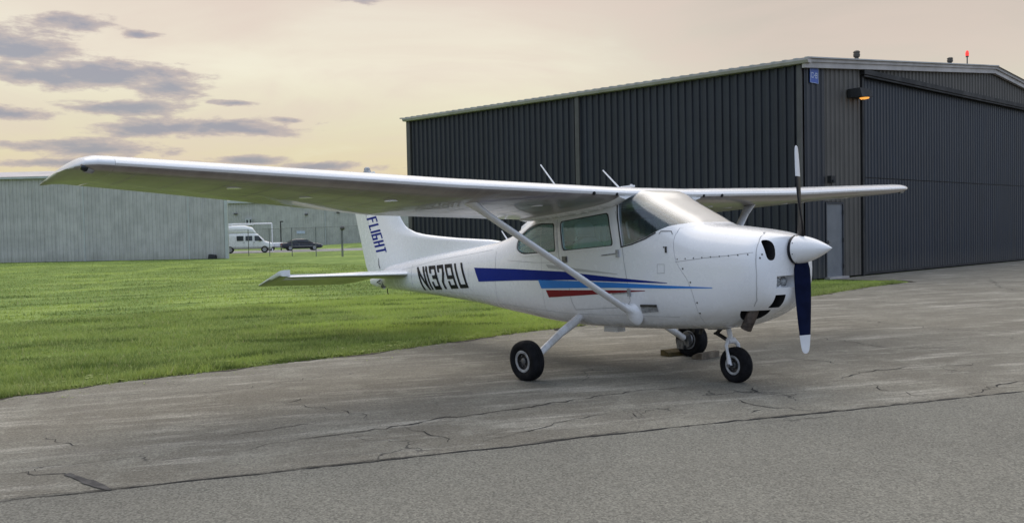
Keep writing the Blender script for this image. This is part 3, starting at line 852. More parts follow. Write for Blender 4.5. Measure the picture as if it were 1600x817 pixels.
def glyph_quads(ch, cell_w, cell_h, sw):
    """stroke quads in metres inside a cell"""
    Q = []
    for pl in GLY[ch]:
        P = [Vector((sw/2+p[0]*(cell_w-sw), sw/2+p[1]*(cell_h-sw))) for p in pl]
        for a, b in zip(P[:-1], P[1:]):
            d = (b-a).normalized(); n = Vector((-d.y, d.x))*sw/2; e = d*sw/2*.98
            Q.append((a-e-n, b+e-n, b+e+n, a-e+n))
    return Q


# registration on both sides of the tail, leaning back
def registration(side):
    bl, br, tl = Vector((-3.586, .864)), Vector((-2.266, .896)), Vector((-3.744, 1.189))
    U, V = br-bl, tl-bl
    cells = [('N', 0, .165), ('1', .185, .235), ('3', .275, .425), ('7', .455, .595), ('9', .63, .785), ('U', .83, 1.0)]
    for ch, a, b in cells:
        mb = MB(); Wd, H = (b-a)*1.32, .335
        for q in glyph_quads(ch, Wd, H, .050):
            uv = [(a+p.x/1.32, p.y/H) for p in q]
            if side > 0: uv = [(1-u, v) for u, v in uv]
            pts = [bl+U*u+V*v if side < 0 else bl+Vector((-.08, 0))+U*u+V*v for u, v in uv]
            skin_quad(mb, pts[0], pts[1], pts[2], pts[3], 6, 3, .005+.0004*len(mb.f)/18, side)
        mb.build('registration_character', M['black'], plane)
for sd in (-1, 1): registration(sd)

# seams, hinges, rivets, small fittings on the skin
DOOR = [(.575, 1.661), (.615, 1.516), (.659, 1.308), (.675, 1.14), (.707, .947), (.73, .755), (.672, .692), (-.10, .655), (-.145, .75), (-.174, .958), (-.314, 1.239), (-.338, 1.640)]
for sd in (-1, 1):
    mb = MB(); skin_line(mb, DOOR, .007, .0016, sd); mb.build('door_seam', M['seaml'], plane)
    for pl in (DOORWIN, REARWIN):
        mb = MB(); skin_line(mb, pl, .016, .002, sd, closed=True, seg=.03); mb.build('window_gasket', M['gasket'], plane)
        mb = MB(); skin_line(mb, grow_poly(pl, .026), .022, .006, sd, closed=True, seg=.03); mb.build('window_trim', M['white'], plane, smooth=50)
    mb = MB(); skin_line(mb, [(.648, 1.29), (.592, 1.72)], .018, .003, sd); skin_line(mb, [(.655, 1.297), (.80, 1.318), (.97, 1.362), (1.10, 1.415)], .014, .003, sd); mb.build('windshield_gasket', M['gasket'], plane)
    for xx_ in (-2.25, -2.85, -3.4, -4.4, -.62):
        mb = MB(); zb_, zt_ = sec(xx_)[:2]; skin_line(mb, [(xx_, zb_+.03+(zt_-zb_-.08)*k/8) for k in range(9)], .0035, .0012, sd); mb.build('rivet_row', M['seamf'], plane)
    for ln_ in ([(-4.6, 1.12), (-3.2, 1.27), (-1.7, 1.36)], [(-4.6, .93), (-3.2, .86), (-1.8, .78)]):
        mb = MB(); skin_line(mb, ln_, .0035, .0012, sd); mb.build('rivet_row', M['seamf'], plane)
    for ln, w_ in (([(-1.62, .62), (-1.60, .9), (-1.58, 1.2), (-1.6, 1.44)], .005), ([(-1.3, 1.22), (-.75, 1.18), (-.4, 1.17)], .004), ([(-3.9, .9), (-3.92, 1.28)], .005), ([(-1.62, .70), (-.2, .61), (1.3, .60)], .004)):
        mb = MB(); skin_line(mb, ln, w_, .0015, sd); mb.build('skin_lap', M['seaml'], plane)
    for (x, z) in ((.60, 1.233), (.733, .838)):
        mb = MB(); p = on_skin(x, z, sd, .012); mb.box(p, (.03, .024, .075)); mb.tube([on_skin(x-.24, z-.012, sd, .004), on_skin(x-.02, z, sd, .006)], .006, 6)
        mb.build('door_hinge', M['rim'], plane, smooth=40)
    mb = MB(); p = on_skin(-.214, 1.197, sd, .004); mb.box(p, (.075, .012, .07)); mb.box(on_skin(-.205, 1.207, sd, .012), (.05, .012, .028)); hd = mb.build('door_handle', M['steel'], plane)
    mb = MB(); skin_quad(mb, (.86, .635), (1.07, .650), (1.07, .715), (.86, .70), 4, 2, .006, sd); mb.build('cabin_step_plate', M['rim'], plane); mb = MB(); mb.box(on_skin(.965, .71, sd, .010), (.2, .02, .022)); mb.build('step_lip', M['grease'], plane)
    mb = MB(); skin_line(mb, [(1.113, 1.109), (1.2, 1.106), (1.195, 1.022), (1.107, 1.022)], .006, .0016, sd, closed=True); mb.build('access_panel_seam', M['seaml'], plane)
    mb = MB(); skin_line(mb, [(1.14, 1.40), (1.16, 1.425), (1.27, 1.418), (1.29, 1.388)], .008, .004, sd); mb.build('grab_step', M['seam'], plane)

# ---- cowling (its own skin forward of the firewall seam)
xs = [1.405]+lin(1.46, 2.10, 14)+[2.13, 2.16, 2.18, 2.20, 2.22, 2.235, 2.25, 2.26, 2.27, 2.278, 2.285]
cow = MB().loft(body_rows(xs)).build('cowling', [M['white'], M['dark']], plane)
cuts = []
for sd in (-1, 1):     # cooling air inlets either side of the spinner
    pr = [(2.06 if k == 0 else 2.6, 0) for k in range(2)]
    rows = []
    for x in (2.10, 2.2, 2.6):
        rows.append([(x+.0*math.cos(t), sd*(.300+.047*abs(math.cos(t))**.75*math.copysign(1, math.cos(t))), 1.195+.092*abs(math.sin(t))**.8*math.copysign(1, math.sin(t))) for t in lin(0, 2*PI, 28)[:-1]])
    cuts.append(MB().loft(rows).build('cutter', M['dark']))
# lower air box inlet and exhaust cut-out
rows = [[(x, y*k, z) for (y, z) in ((-.235, .68), (-.125, .68), (-.125, .795), (-.24, .795))] for x, k in ((2.05, 1), (2.5, 1.0))]
cuts.append(MB().loft(rows).build('cutter', M['dark']))
cuts.append(MB().box((2.325, -.13, .91), (.25, .23, .105)).build('cutter', M['white']))
rows = [[(2.04+.15*math.cos(t), -.28+.12*math.sin(t), z) for t in lin(0, 2*PI, 20)[:-1]] for z in (.3, .66)]
cuts.append(MB().loft(rows).build('cutter', M['dark']))
boolean(cow, cuts); cow.name = 'cowling'; cow.data.shade_smooth(); cow.data.set_sharp_from_angle(angle=R(30))
for y in (-.185, -.09):
    mb = MB(); mb.lathe([(0, .043), (.012, .043), (.018, .038)], (2.202, y, .91), (1, 0, 0), 20); lb = mb.build('landing_light', M['rim'], plane, smooth=40)
    mb = MB(); mb.lathe([(.0, .038), (.014, .026), (.018, .0)], (2.215, y, .91), (1, 0, 0), 20); mb.build('lens', M['lens'], lb, smooth=60)
mb = MB(); mb.box((2.08, -.18, .735), (.01, .11, .12))
for k in range(9): mb.box((2.09, -.23+.011*k, .735), (.008, .003, .12))
mb.build('air_filter', M['dark'], plane)
for sd in (-1, 1):
    mb = MB(); skin_line(mb, [(1.334, 1.125), (1.661, 1.151), (1.926, 1.164), (2.14, 1.18)], .0045, .0016, sd); mb.build('cowl_seam', M['seaml'], plane)
    mb = MB(); skin_line(mb, [(2.095, 1.358), (2.125, 1.343), (2.155, 1.271), (2.164, 1.149), (2.165, .98), (2.15, .86), (2.12, .76), (2.07, .70)], .005, .0016, sd, seg=.02); mb.build('nose_cap_seam', M['seaml'], plane)
    mb = MB()
    for x in lin(1.36, 2.10, 8): p = on_skin(x, 1.150+.02*(x-1.36), sd, .0); mb.lathe([(-.004, .0065), (.003, .0065), (.004, 0)], p, (0, sd, .1), 8)
    for (x, z) in ((1.42, 1.06), (1.50, .93), (1.548, .74), (1.20, 1.27), (1.545, .64), (2.19, 1.13), (2.20, 1.16)): mb.lathe([(-.004, .008), (.003, .008), (.004, 0)], on_skin(x, z, sd, 0), (0, sd, .1), 8)
    for (x, z) in ((1.23, 1.245),): mb.box(on_skin(x, z, sd, .006), (.012, .02, .06))
    tag(mb.build('fasteners', M['grease'], plane), kind='stuff')
mb = MB()
L = []
for k in range(45):                                    # dark gap at the firewall
    pass
sl = body_rows([1.398], grow=-.004); sl2 = body_rows([1.409], grow=-.004)
mb.loft([sl[0], sl2[0]], cap=False); mb.build('firewall_gap', M['seam'], plane)

# exhaust
mb = MB(); mb.tube([(2.03, -.25, .80), (2.02, -.26, .70), (1.98, -.28, .59), (1.93, -.29, .49)], [.05, .05, .05, .052], 16, ref=(1, 0, 0), cap=False)
mb.tube([(1.93, -.29, .49), (1.98, -.28, .59)], [.044, .044], 16, m=1, ref=(1, 0, 0), cap=False)
mb.build('exhaust_pipe', [M['exhaust'], M['dark']], plane, smooth=50)

# spinner and propeller
mb = MB(); mb.lathe([(0, .0), (0, .126), (.012, .132), (.03, .132)], (2.288, 0, 1.187), (1, 0, 0), 48, m=0); mb.build('spinner_backplate', M['black'], plane, smooth=40)
prof = [(.03, .129)]+[(.03+.335*t, .129*(1-t**1.55)**.92) for t in lin(0, 1, 14)[1:]]
mb = MB(); mb.lathe(prof, (2.288, 0, 1.187), (1, 0, 0), 48); spn = mb.build('spinner', M['white'], plane, smooth=60)
mb = MB()
for k in range(8):
    t = k*PI/4+.3; p = Vector((2.335, .1275*math.cos(t), 1.187+.1275*math.sin(t))); mb.lathe([(-.003, .005), (.003, .005), (.004, 0)], p, (0.1, math.cos(t), math.sin(t)), 8)
tag(mb.build('screws', M['grease'], spn), kind='stuff')
BL = [(.05, .07, .06, 58), (.11, .110, .058, 56), (.17, .135, .054, 53), (.25, .144, .050, 46), (.36, .150, .044, 34), (.5, .152, .034, 23), (.65, .140, .024, 18), (.70, .132, .021, 17), (.76, .122, .018, 16), (.775, .119, .017, 16), (.85, .102, .013, 15), (.895, .084, .010, 14.5), (.915, .060, .008, 14), (.925, .024, .004, 14)]
for sg in (1, -1):
    rows = []
    for (r, w, t, be) in BL:
        be = R(be); ch = Vector((math.sin(be), -math.cos(be)*sg, 0)); th = Vector((math.cos(be), math.sin(be)*sg, 0)); o = Vector((2.345, 0, 1.187+sg*r))
        row = []
        for k in range(20):
            a = k*2*PI/20; u = math.cos(a)*w/2; v = math.sin(a)*t/2*(1 if math.sin(a) > 0 else .35)
            row.append(o+ch*u+th*v)
        rows.append(row)
    ks = 7 if sg > 0 else 9
    mb = MB(); mb.loft(rows[:ks]); bl = mb.build('propeller_blade', M['navy'] if sg < 0 else M['bladeback'], plane, smooth=50)
    mb = MB(); mb.loft(rows[ks-1:]); mb.build('blade_tip', M['bwhite'], bl, smooth=50)

# ---- wings
def naca(xc, up_, m_=.02, p_=.4, t_=.12):
    yt = 5*t_*(.2969*math.sqrt(max(xc, 0))-.1260*xc-.3516*xc**2+.2843*xc**3-.1036*xc**4)
    yc = m_/p_**2*(2*p_*xc-xc*xc) if xc < p_ else m_/(1-p_)**2*((1-2*p_)+2*p_*xc-xc*xc)
    return yc+yt if up_ else yc-yt


def wstat(y):
    a = abs(y)
    T = [(.0, .75, 1.626, 1.83, 5.6, 1.0), (.53, .75, 1.626, 1.83, 5.6, 1.0), (2.54, .75, 1.626, 1.872, 5.0, 1.0), (5.26, .60, 1.155, 1.985, 2.0, 1.0), (5.36, .575, 1.135, 1.990, 1.8, .98), (5.43, .52, 1.10, 1.988, 1.7, .80), (5.475, .40, 1.02, 1.982, 1.7, .52), (5.50, .22, .88, 1.978, 1.7, .22), (5.505, .10, .78, 1.976, 1.7, .05)]
    for p, q in zip(T[:-1], T[1:]):
        if a <= q[0]+1e-9:
            t = (a-p[0])/(q[0]-p[0]); return [p[k]+(q[k]-p[k])*t for k in range(1, 6)]
    return list(T[-1][1:])


def wpt(y, xc, up_, dz=0.0):
    xl, c, zl, pd, tk = wstat(y); p = R(pd)
    h = (naca(xc, True)+naca(xc, False))/2; z = h+(naca(xc, up_)-h)*tk
    return Vector((xl-math.cos(p)*xc*c-math.sin(p)*z*c, y, zl-math.sin(p)*xc*c+math.cos(p)*z*c+dz))


def wing_row(y, x0, x1, n=16, blunt=True):
    """closed loop over the chord band x0..x1"""
    if x0 <= 0: X = [x1*(.5-.5*math.cos(PI*k/n)) for k in range(n+1)]
    else: X = [x0+(x1-x0)*k/n for k in range(n+1)]
    upw = [wpt(y, x, True) for x in reversed(X)]; lo = [wpt(y, x, False) for x in (X[1:] if x0 <= 0 else X)]
    return upw+lo


for sd in (-1, 1):
    ys = lin(.545, 2.54, 8)+lin(2.54, 5.26, 10)[1:]
    mb = MB(); mb.loft([wing_row(sd*y, 0, .735) for y in ys]); wg = mb.build('wing', M['white'], plane, smooth=35)
    mb = MB(); mb.loft([wing_row(sd*y, 0, 1.0, 20) for y in (5.262, 5.31, 5.36, 5.40, 5.43, 5.455, 5.475, 5.49, 5.50, 5.505)]); wt = mb.build('wing_tip', M['white'], wg, smooth=50)
    fl = MB().loft([wing_row(sd*y, .742, 1.0, 8) for y in lin(.60, 2.53, 8)]).build('flap', M['white'], wg, smooth=35)
    MB().loft([wing_row(sd*y, .742, 1.0, 8) for y in lin(2.55, 5.25, 8)]).build('aileron', M['white'], wg, smooth=35)
    bm_ = bmesh.new(); bm_.from_mesh(wt.data)
    if bm_.calc_volume(signed=True) < 0: bmesh.ops.reverse_faces(bm_, faces=bm_.faces); bm_.to_mesh(wt.data)
    bm_.free()
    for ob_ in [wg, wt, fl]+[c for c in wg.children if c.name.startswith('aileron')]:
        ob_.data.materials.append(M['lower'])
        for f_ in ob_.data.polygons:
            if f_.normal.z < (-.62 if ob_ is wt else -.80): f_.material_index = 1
    # tip light under a dark lens
    p = wpt(sd*5.43, .045, True).lerp(wpt(sd*5.43, .045, False), .95)
    mb = MB(); mb.lathe([(-.03, .03), (-.005, .03), (.018, .022), (.028, 0)], p, (.55, sd*.8, .05), 14); nl = mb.build('navigation_light', M['navlens'], wg, smooth=50)
    mb = MB(); mb.lathe([(-.06, .036), (-.012, .034), (-.006, .03)], p, (.55, sd*.8, .05), 14); mb.build('lamp_base', M['rim'], nl, smooth=50)
    for (y, s_) in ((.66, .016), (.97, .019)):
        q0 = wpt(sd*y, .004, False); mb = MB(); mb.lathe([(-.01, s_), (.004, s_), (.006, 0)], q0, (1, 0, -.25), 12)
        mb.build('air_vent', M['dark'], wg)
    # fuel cap, inspection covers, stall vane
    for (y, x) in ((1.3, .30), (1.9, .42), (2.9, .35), (3.6, .5), (4.3, .35)):
        q0 = wpt(sd*y, x, False); mb = MB(); mb.lathe([(-.004, .06), (.003, .06), (.0035, 0)], q0, (0, 0, -1), 20)
        mb.build('inspection_cover', M['white'], wg, smooth=40)
    mb = MB()
    for x in (.12, .28, .55):
        for a, b in ((.7, 2.5), (2.6, 5.2)):
            L = []
            for k in range(13):
                y = sd*(a+(b-a)*k/12); L += [wpt(y, x-.0016, False, -.0012), wpt(y, x+.0016, False, -.0012)]
            mb.add(L, [(2*i, 2*i+1, 2*i+3, 2*i+2) for i in range(12)])
    for y in lin(.9, 5.1, 12):
        L = []
        for k in range(9): x = .05+.66*k/8; L += [wpt(sd*(y-.003), x, False, -.0012), wpt(sd*(y+.003), x, False, -.0012)]
        mb.add(L, [(2*i, 2*i+1, 2*i+3, 2*i+2) for i in range(8)])
    tag(mb.build('rivet_lines', M['seaml'], wg, recalc=False), kind='stuff')
    # lift strut with cuffs
    a = Vector((.745, sd*.53, .635)); b = Vector((.26, sd*2.12, 1.775))
    rows = []
    for t in lin(0, 1, 6):
        o = a.lerp(b, t); d = (b-a).normalized(); u = Vector((1, 0, 0)); u = (u-d*u.dot(d)).normalized(); w_ = d.cross(u)
        rows.append([o+u*.052*math.cos(k*PI/9)*(1.15 if math.cos(k*PI/9) < 0 else 1)+w_*.025*math.sin(k*PI/9) for k in range(18)])
    st = MB().loft(rows).build('wing_strut', M['white'], plane, smooth=50)
    mb = MB(); n_ = Vector((0, sd, 0)); d = (b-a).normalized()
    prof = [(-.04, .105), (.0, .102), (.018, .088), (.045, .068), (.09, .056), (.14, .05)]
    rows = []
    for h, r in prof:
        o = a+Vector((0, -sd*.02, 0))+d*h
        rows.append([o+Vector((1, 0, 0))*r*.95*math.cos(k*PI/12)+(Vector((0, 0, 1))*(1 if h < .03 else .8)+n_*(.0))*r*math.sin(k*PI/12) for k in range(24)])
    mb.loft(rows); mb.build('strut_cuff', M['white'], st, smooth=50)
    mb = MB(); rows = []
    for h, r in ((-.22, .045), (-.12, .055), (-.04, .066), (.06, .08)):
        o = b+d*h; rows.append([o+Vector((1, 0, 0))*r*1.25*math.cos(k*PI/10)+Vector((0, sd, -.4)).normalized()*r*.6*math.sin(k*PI/10) for k in range(20)])
    mb.loft(rows); mb.build('strut_cuff', M['white'], st, smooth=50)
    # fairing between wing root and cabin side
    mb = MB(); rows = []
    for k in range(17):
        xc = .012+.985*k/16; p0 = wpt(sd*.60, xc, False); dz = .015*math.sin(PI*min(1, .15+.85*xc))**.6
        rows.append([p0+Vector((0, sd*.03, .02)), p0+Vector((0, sd*.012, -.012)), p0+Vector((0, -sd*.03, -.02-.3*dz)), p0+Vector((0, -sd*.07, -.025-.9*dz)), p0+Vector((0, -sd*.16, .0))])
    mb.loft(rows); mb.build('wing_root_fairing', M['white'], wg, smooth=60)

mb = MB(); mb.loft([wing_row(y, 0, 1.0, 20) for y in lin(-.544, .544, 6)]); mb.build('cabin_roof', M['white'], plane, smooth=35)
# streamlined saddle behind the wing, over the rear window
mb = MB(); rows = []
for t in lin(0, 1, 6):
    x = -.86-.36*t; zt = 1.77-.155*t; rows.append([(x, -.36+.02*t, zt-.10), (x, -.30, zt), (x, -.1, zt+.012), (x, .1, zt+.012), (x, .30, zt), (x, .36-.02*t, zt-.10)])
mb.loft(rows); mb.build('roof_saddle', M['white'], plane, smooth=60)

# ---- tail
def fin_le(z):
    return pchip(np.array([1.0, 1.40, 1.458, 1.56, 1.654, 1.70, 1.769, 1.86, 1.975, 2.3, 2.72]), np.array([-1.9, -1.91, -1.93, -2.95, -3.80, -4.06, -4.27, -4.40, -4.50, -4.81, -5.20]), z)
def fin_hinge(z): return -5.09-(z-1.259)*.43
def fin_te(z): return -5.588-(z-1.222)*.3315
def fin_t(x, z):
    le, h, te = fin_le(z), fin_hinge(z), fin_te(z)
    if x >= h: return (.055-.018*max(0, (z-1.3)/1.4))*min(1, math.sqrt(max(0, le-x)/.35))
    return .05*max(0.0, (x-te)/(h-te))*.9+.004
rows = []
for z in [1.10, 1.25, 1.40, 1.458, 1.50, 1.56, 1.61, 1.654, 1.70, 1.769, 1.82, 1.86, 1.92, 1.975, 2.1, 2.3, 2.5, 2.65, 2.70, 2.72]:
    le, h = fin_le(z), fin_hinge(z); k_ = 1 if z < 2.66 else (.75 if z < 2.71 else .3)
    X = [h+(le-h)*math.sin(PI/2*k/16) for k in range(17)]
    rows.append([(x, fin_t(x, z)*k_, z) for x in X]+[(x, -fin_t(x, z)*k_, z) for x in reversed(X[:-1])])
fin = MB().loft(rows).build('vertical_fin', M['white'], plane, smooth=40)
rows = []
for z in [1.06, 1.12, 1.25, 1.5, 1.8, 2.1, 2.4, 2.65, 2.70, 2.72]:
    h, te = fin_hinge(z)-.012, fin_te(z)
    if z < 1.2: te = -5.53-(1.2-z)*-.3
    k_ = 1 if z < 2.66 else (.7 if z < 2.71 else .3)
    X = [te+(h-te)*k/6 for k in range(7)]
    rows.append([(x, fin_t(min(x, h-.001), max(z, 1.2))*k_, z) for x in X]+[(x, -fin_t(min(x, h-.001), max(z, 1.2))*k_, z) for x in reversed(X)])
rud = MB().loft(rows).build('rudder', M['white'], plane, smooth=40)
mb = MB(); mb.loft([[(-5.06, .05*math.cos(t), 1.02+.15*math.sin(t)) for t in lin(0, 2*PI, 16)[:-1]], [(-5.25, .045*math.cos(t), 1.01+.11*math.sin(t)) for t in lin(0, 2*PI, 16)[:-1]], [(-5.46, .02*math.cos(t), 1.0+.05*math.sin(t)) for t in lin(0, 2*PI, 16)[:-1]]])
mb.build('tail_cone', M['white'], plane, smooth=50)
mb = MB(); mb.box((-5.07, 0, .97), (.02, .08, .15)); mb.tube([(-5.08, -.05, 1.02), (-5.16, -.07, .98), (-5.06, -.07, .96)], .008, 6); mb.tube([(-4.96, 0, .88), (-4.97, 0, .82), (-4.94, 0, .80)], .008, 6); mb.tube([(-5.10, -.05, 1.36), (-5.09, -.06, 1.25), (-5.06, -.06, 1.20)], .007, 6)
mb.build('rudder_linkage', M['grease'], plane)
mb = MB()
for z in (2.085, 2.15): mb.box((fin_hinge(z)-.02, -.055, z), (.03, .014, .04))
mb.build('rudder_hinge', M['grease'], fin)
# FLIGHT, reading down the fin
mb = None
o_, U_, V_ = Vector((-5.438, 1.995)), None, None
e_ = Vector((-5.145, 1.425)); U_ = e_-o_; V_ = Vector((.31, .02))
for ch, a, b in (('F', 0, .16), ('L', .20, .34), ('I', .38, .42), ('G', .46, .625), ('H', .665, .825), ('T', .86, 1.0)):
    for sd in (-1, 1):
        mb = MB(); LW, LH = (b-a)*U_.length, V_.length
        for q in glyph_quads(ch, LW, LH, .035):
            uv = [(a+p.x/U_.length, p.y/LH) for p in q]; vs = []; nu_ = 6
            for j in range(3):
                for i in range(nu_+1):
                    u = i/nu_; v = j/2
                    A_ = Vector(uv[0]).lerp(Vector(uv[1]), u); B_ = Vector(uv[3]).lerp(Vector(uv[2]), u); w_ = A_.lerp(B_, v)
                    p = o_+U_*w_.x+V_*w_.y; vs.append((p.x, sd*(fin_t(p.x, p.y)+.003+.0003*len(mb.f)/12), p.y))
            mb.add(vs, [(j*(nu_+1)+i, j*(nu_+1)+i+1, (j+1)*(nu_+1)+i+1, (j+1)*(nu_+1)+i) for j in range(2) for i in range(nu_)])
        mb.build('fin_letter', M['blue'], fin)
mb = MB(); mb.tube([(-5.42, 0, 2.70), (-5.43, 0, 2.755)], [.075, .055], 14); mb.lathe([(0, .05), (.03, .05), (.055, .03), (.062, 0)], (-5.43, 0, 2.755), (0, 0, 1), 16); mb.build('beacon', M['rim'], fin, smooth=40)

# horizontal tail: fixed plane + elevator with a horn at the tip, drooped
def sym(xc, t=.09): return 5*t*(.2969*math.sqrt(max(xc, 0))-.1260*xc-.3516*xc**2+.2843*xc**3-.1036*xc**4)
def stab(sd):
    rows = []
    for y in lin(.10, 1.72, 8):
        t = (y-.10)/1.62; le = -3.99-.72*t; hi = -4.90-.06*t; c = (le-hi)/.62; z0 = 1.098+.036*t
        n = 12; X = [.62*(.5-.5*math.cos(PI*k/n)) for k in range(n+1)]
        k_ = 1.0 if y < 1.70 else .8
        rows.append([(le-x*c, sd*y, z0+sym(x)*c*k_) for x in reversed(X)]+[(le-x*c, sd*y, z0-sym(x)*c*k_) for x in X[1:]])
    hs = MB().loft(rows).build('horizontal_stabilizer', M['white'], plane, smooth=40)
    dr = R(13)
    rows = []
    def erow(y, xh, te, th, z0, n=7, fwd=0.0):
        out = []; L = xh-te
        for k in range(n+1):
            s = k/n; out.append((s, th*(1-s)**.8+.004))
        pts = [(s, h) for s, h in out]+[(s, -h) for s, h in reversed(out)]
        return [(xh-s*L*math.cos(dr), sd*y, z0-s*L*math.sin(dr)+h) for s, h in pts]
    for y in lin(.16, 1.70, 9):
        t = (y-.10)/1.62; hi = -4.915-.06*t; te = -5.50 if y > .42 else -5.50+(.42-y)*1.5
        rows.append(erow(y, hi, te, .034, 1.098+.036*t))
    el_ = MB().loft(rows).build('elevator', M['white'], plane, smooth=40)
    # horn: the tip runs forward of the hinge and stands up when the elevator droops
    rows = []
    for y in (1.69, 1.76, 1.80, 1.835, 1.85):
        k_ = {1.69: 1, 1.76: 1, 1.80: .95, 1.835: .7, 1.85: .3}[y]
        xh, te, z0 = -4.72, -5.50, 1.134+.255*math.sin(dr)
        rows.append(erow(y, xh-(1-k_)*.1, te, .040*k_, z0, n=10))
    hn_ = MB().loft(rows).build('elevator_horn', M['white'], el_, smooth=40)
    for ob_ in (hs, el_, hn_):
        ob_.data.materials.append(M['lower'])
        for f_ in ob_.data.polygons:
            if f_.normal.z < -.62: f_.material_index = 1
for sd in (-1, 1): stab(sd)

# ---- wheels and legs (wheel contacts are known on the ground, so go through W2L)
def wheel(name, gx, gy, r, w, yaw_=0.0, camber=0.0, hubr=.5, sdv=-1):
    """returns the wheel part; axle along y (outer face towards sdv)"""
    c = W2L((gx, gy, r-.006)); ax = Vector((math.sin(yaw_), math.cos(yaw_)*sdv, camber)).normalized()
    pr = [(-.62, .52), (-.86, .60), (-1.0, .74), (-.98, .86), (-.80, .955), (-.5, .99), (-.32, 1.0), (-.28, .985), (-.16, .985), (-.12, 1.0), (.12, 1.0), (.16, .985), (.28, .985), (.32, 1.0), (.5, .99), (.80, .955), (.98, .86), (1.0, .74), (.86, .60), (.62, .52)]
    mb = MB(); mb.lathe([(h*w/2, q*r) for h, q in pr], c, ax, 40)
    # flatten where it bears on the ground
    n = W2L((0, 0, 1))-W2L((0, 0, 0)); g0 = W2L((gx, gy, .003))
    vs = []
    for v in mb.v:
        v = Vector(v); d = (v-g0).dot(n)
        if d < 0: v = v-n*d
        vs.append(tuple(v))
    mb.v = vs
    ty = mb.build(name, M['rubber'], plane, smooth=40)
    mb = MB(); hw = w/2*.70
    mb.lathe([(hw*1.12, .545*r), (hw*1.16, .50*r), (hw*1.08, .40*r), (hw*.55, .37*r), (hw*.35, .20*r), (hw*.35, 0)], c, ax, 32, ms=[0, 0, 1, 1, 1])
    mb.lathe([(-hw*1.12, .545*r), (-hw*1.16, .50*r), (-hw*1.0, .42*r), (-hw*.5, .36*r), (-hw*.4, 0)], c, ax, 32, ms=[0, 0, 1, 1])
    rm = mb.build('rim', [M['rim'], M['grease']], ty, smooth=40)
    mb = MB(); mb.lathe([(hw*.3, .17*r), (hw*.9, .16*r), (hw*1.0, .10*r), (hw*1.0, 0)], c, ax, 20)
    for k in range(6):
        t = k*PI/3; u = ax.cross(Vector((0, 0, 1))).normalized(); w_ = ax.cross(u)
        mb.lathe([(hw*.3, .03*r), (hw*.75, .03*r), (hw*.78, 0)], c+(u*math.cos(t)+w_*math.sin(t))*.29*r, ax, 8)
    mb.build('hub', M['steel'], ty, smooth=40)
    return ty, c, ax


for sd, gx, gy, r in ((-1, .045, -1.300, .205), (1, .105, 1.150, .200)):
    ty, c, ax = wheel('main_wheel', gx, gy, r, .155, yaw_=.02, camber=-.05, sdv=sd)
    top = Vector((-.10, sd*.40, .605)); inn = c-ax*.10+Vector((0, 0, .0)); low = c+Vector((.0, -sd*.13, .03))
    mid = top.lerp(low, .5)+Vector((0, sd*.0, .015))
    mb = MB(); mb.tube([top, top.lerp(low, .25), mid, low], [.050, .047, .042, .036], 16); leg = mb.build('main_gear_leg', M['white'], plane, smooth=50)
    mb = MB(); mb.tube([low-Vector((0, 0, .02)), c+ax*.02], .03, 12); mb.lathe([(-.095, .085), (-.08, .095), (-.075, .07)], c, ax, 20, cap=True)
    mb.box(c-ax*.09+Vector((-.07, 0, -.05)), (.10, .07, .11)); mb.box(c-ax*.105+Vector((0, 0, .0)), (.12, .03, .12))
    mb.build('axle_and_brake', M['steel'], leg, smooth=40)
    mb = MB(); d = (low-top).normalized(); rows = []
    for h, rr, k_ in ((-.16, .15, 1), (-.10, .15, 1), (-.05, .125, 1), (.02, .088, 1), (.10, .062, 1), (.135, .056, 1)):
        o = top+d*h; rows.append([o+Vector((1, 0, .05)).normalized()*rr*.95*math.cos(k*PI/12)+Vector((0, -d.z, d.y)).normalized()*rr*.72*math.sin(k*PI/12) for k in range(24)])
    mb.loft(rows); mb.build('gear_fairing', M['white'], leg, smooth=50)
    mb = MB(); o = top.lerp(low, .50); mb.box(o+Vector((-.05, -sd*.02, .045)), (.085, .06, .010)); mb.box(o+Vector((-.02, -sd*.02, .03)), (.02, .05, .05)); mb.build('step', M['grease'], leg)
    mb = MB(); mb.tube([top.lerp(low, .1)+Vector((-.045, 0, .0)), top.lerp(low, .6)+Vector((-.047, 0, 0)), low+Vector((-.05, 0, -.02)), c+Vector((-.07, -sd*.10, -.02))], .006, 6); mb.build('brake_line', M['steel'], leg, smooth=40)

# nose leg
NX, NY, NR = 1.566, .075, .174
ty, c, ax = wheel('nose_wheel', NX, NY, NR, .125, yaw_=-.10, sdv=-1)
rake = Vector((-.20, 0, 1)).normalized()
hd = c+rake*.235
mb = MB(); mb.tube([hd, hd+rake*.16], .024, 14); leg = mb.build('nose_gear_strut', M['bwhite'], plane, smooth=50)
mb = MB(); mb.tube([hd+rake*.13, hd+rake*.34], .045, 16); mb.tube([hd+rake*.12, hd+rake*.155], .052, 16); mb.tube([hd+rake*.20+Vector((-.02, -.10, .03)), hd+rake*.20+Vector((-.02, .10, .03))], .02, 8)
mb.build('strut_barrel', M['grease'], leg, smooth=50)
mb = MB()
for s in (-1, 1):
    q = ax*s*-.082
    mb.tube([hd+ax*s*-.028+rake*.02, hd+q*.95+rake*-.04, c+q+rake*.10, c+q], [.022, .022, .019, .024], 12, flat=.8)
mb.tube([hd-ax*.045, hd+ax*.045], .03, 12); mb.build('fork', M['bwhite'], leg, smooth=50)
mb = MB(); a_, b_, k_ = hd+rake*.16+Vector((-.03, 0, 0)), hd+rake*.0+Vector((-.03, 0, 0)), hd+rake*.07+Vector((-.15, -.01, -.0))
for s in (-.022, .022):
    o = Vector((0, s, 0)); mb.tube([a_+o, k_+o], .010, 6); mb.tube([b_+o, k_+o], .010, 6)
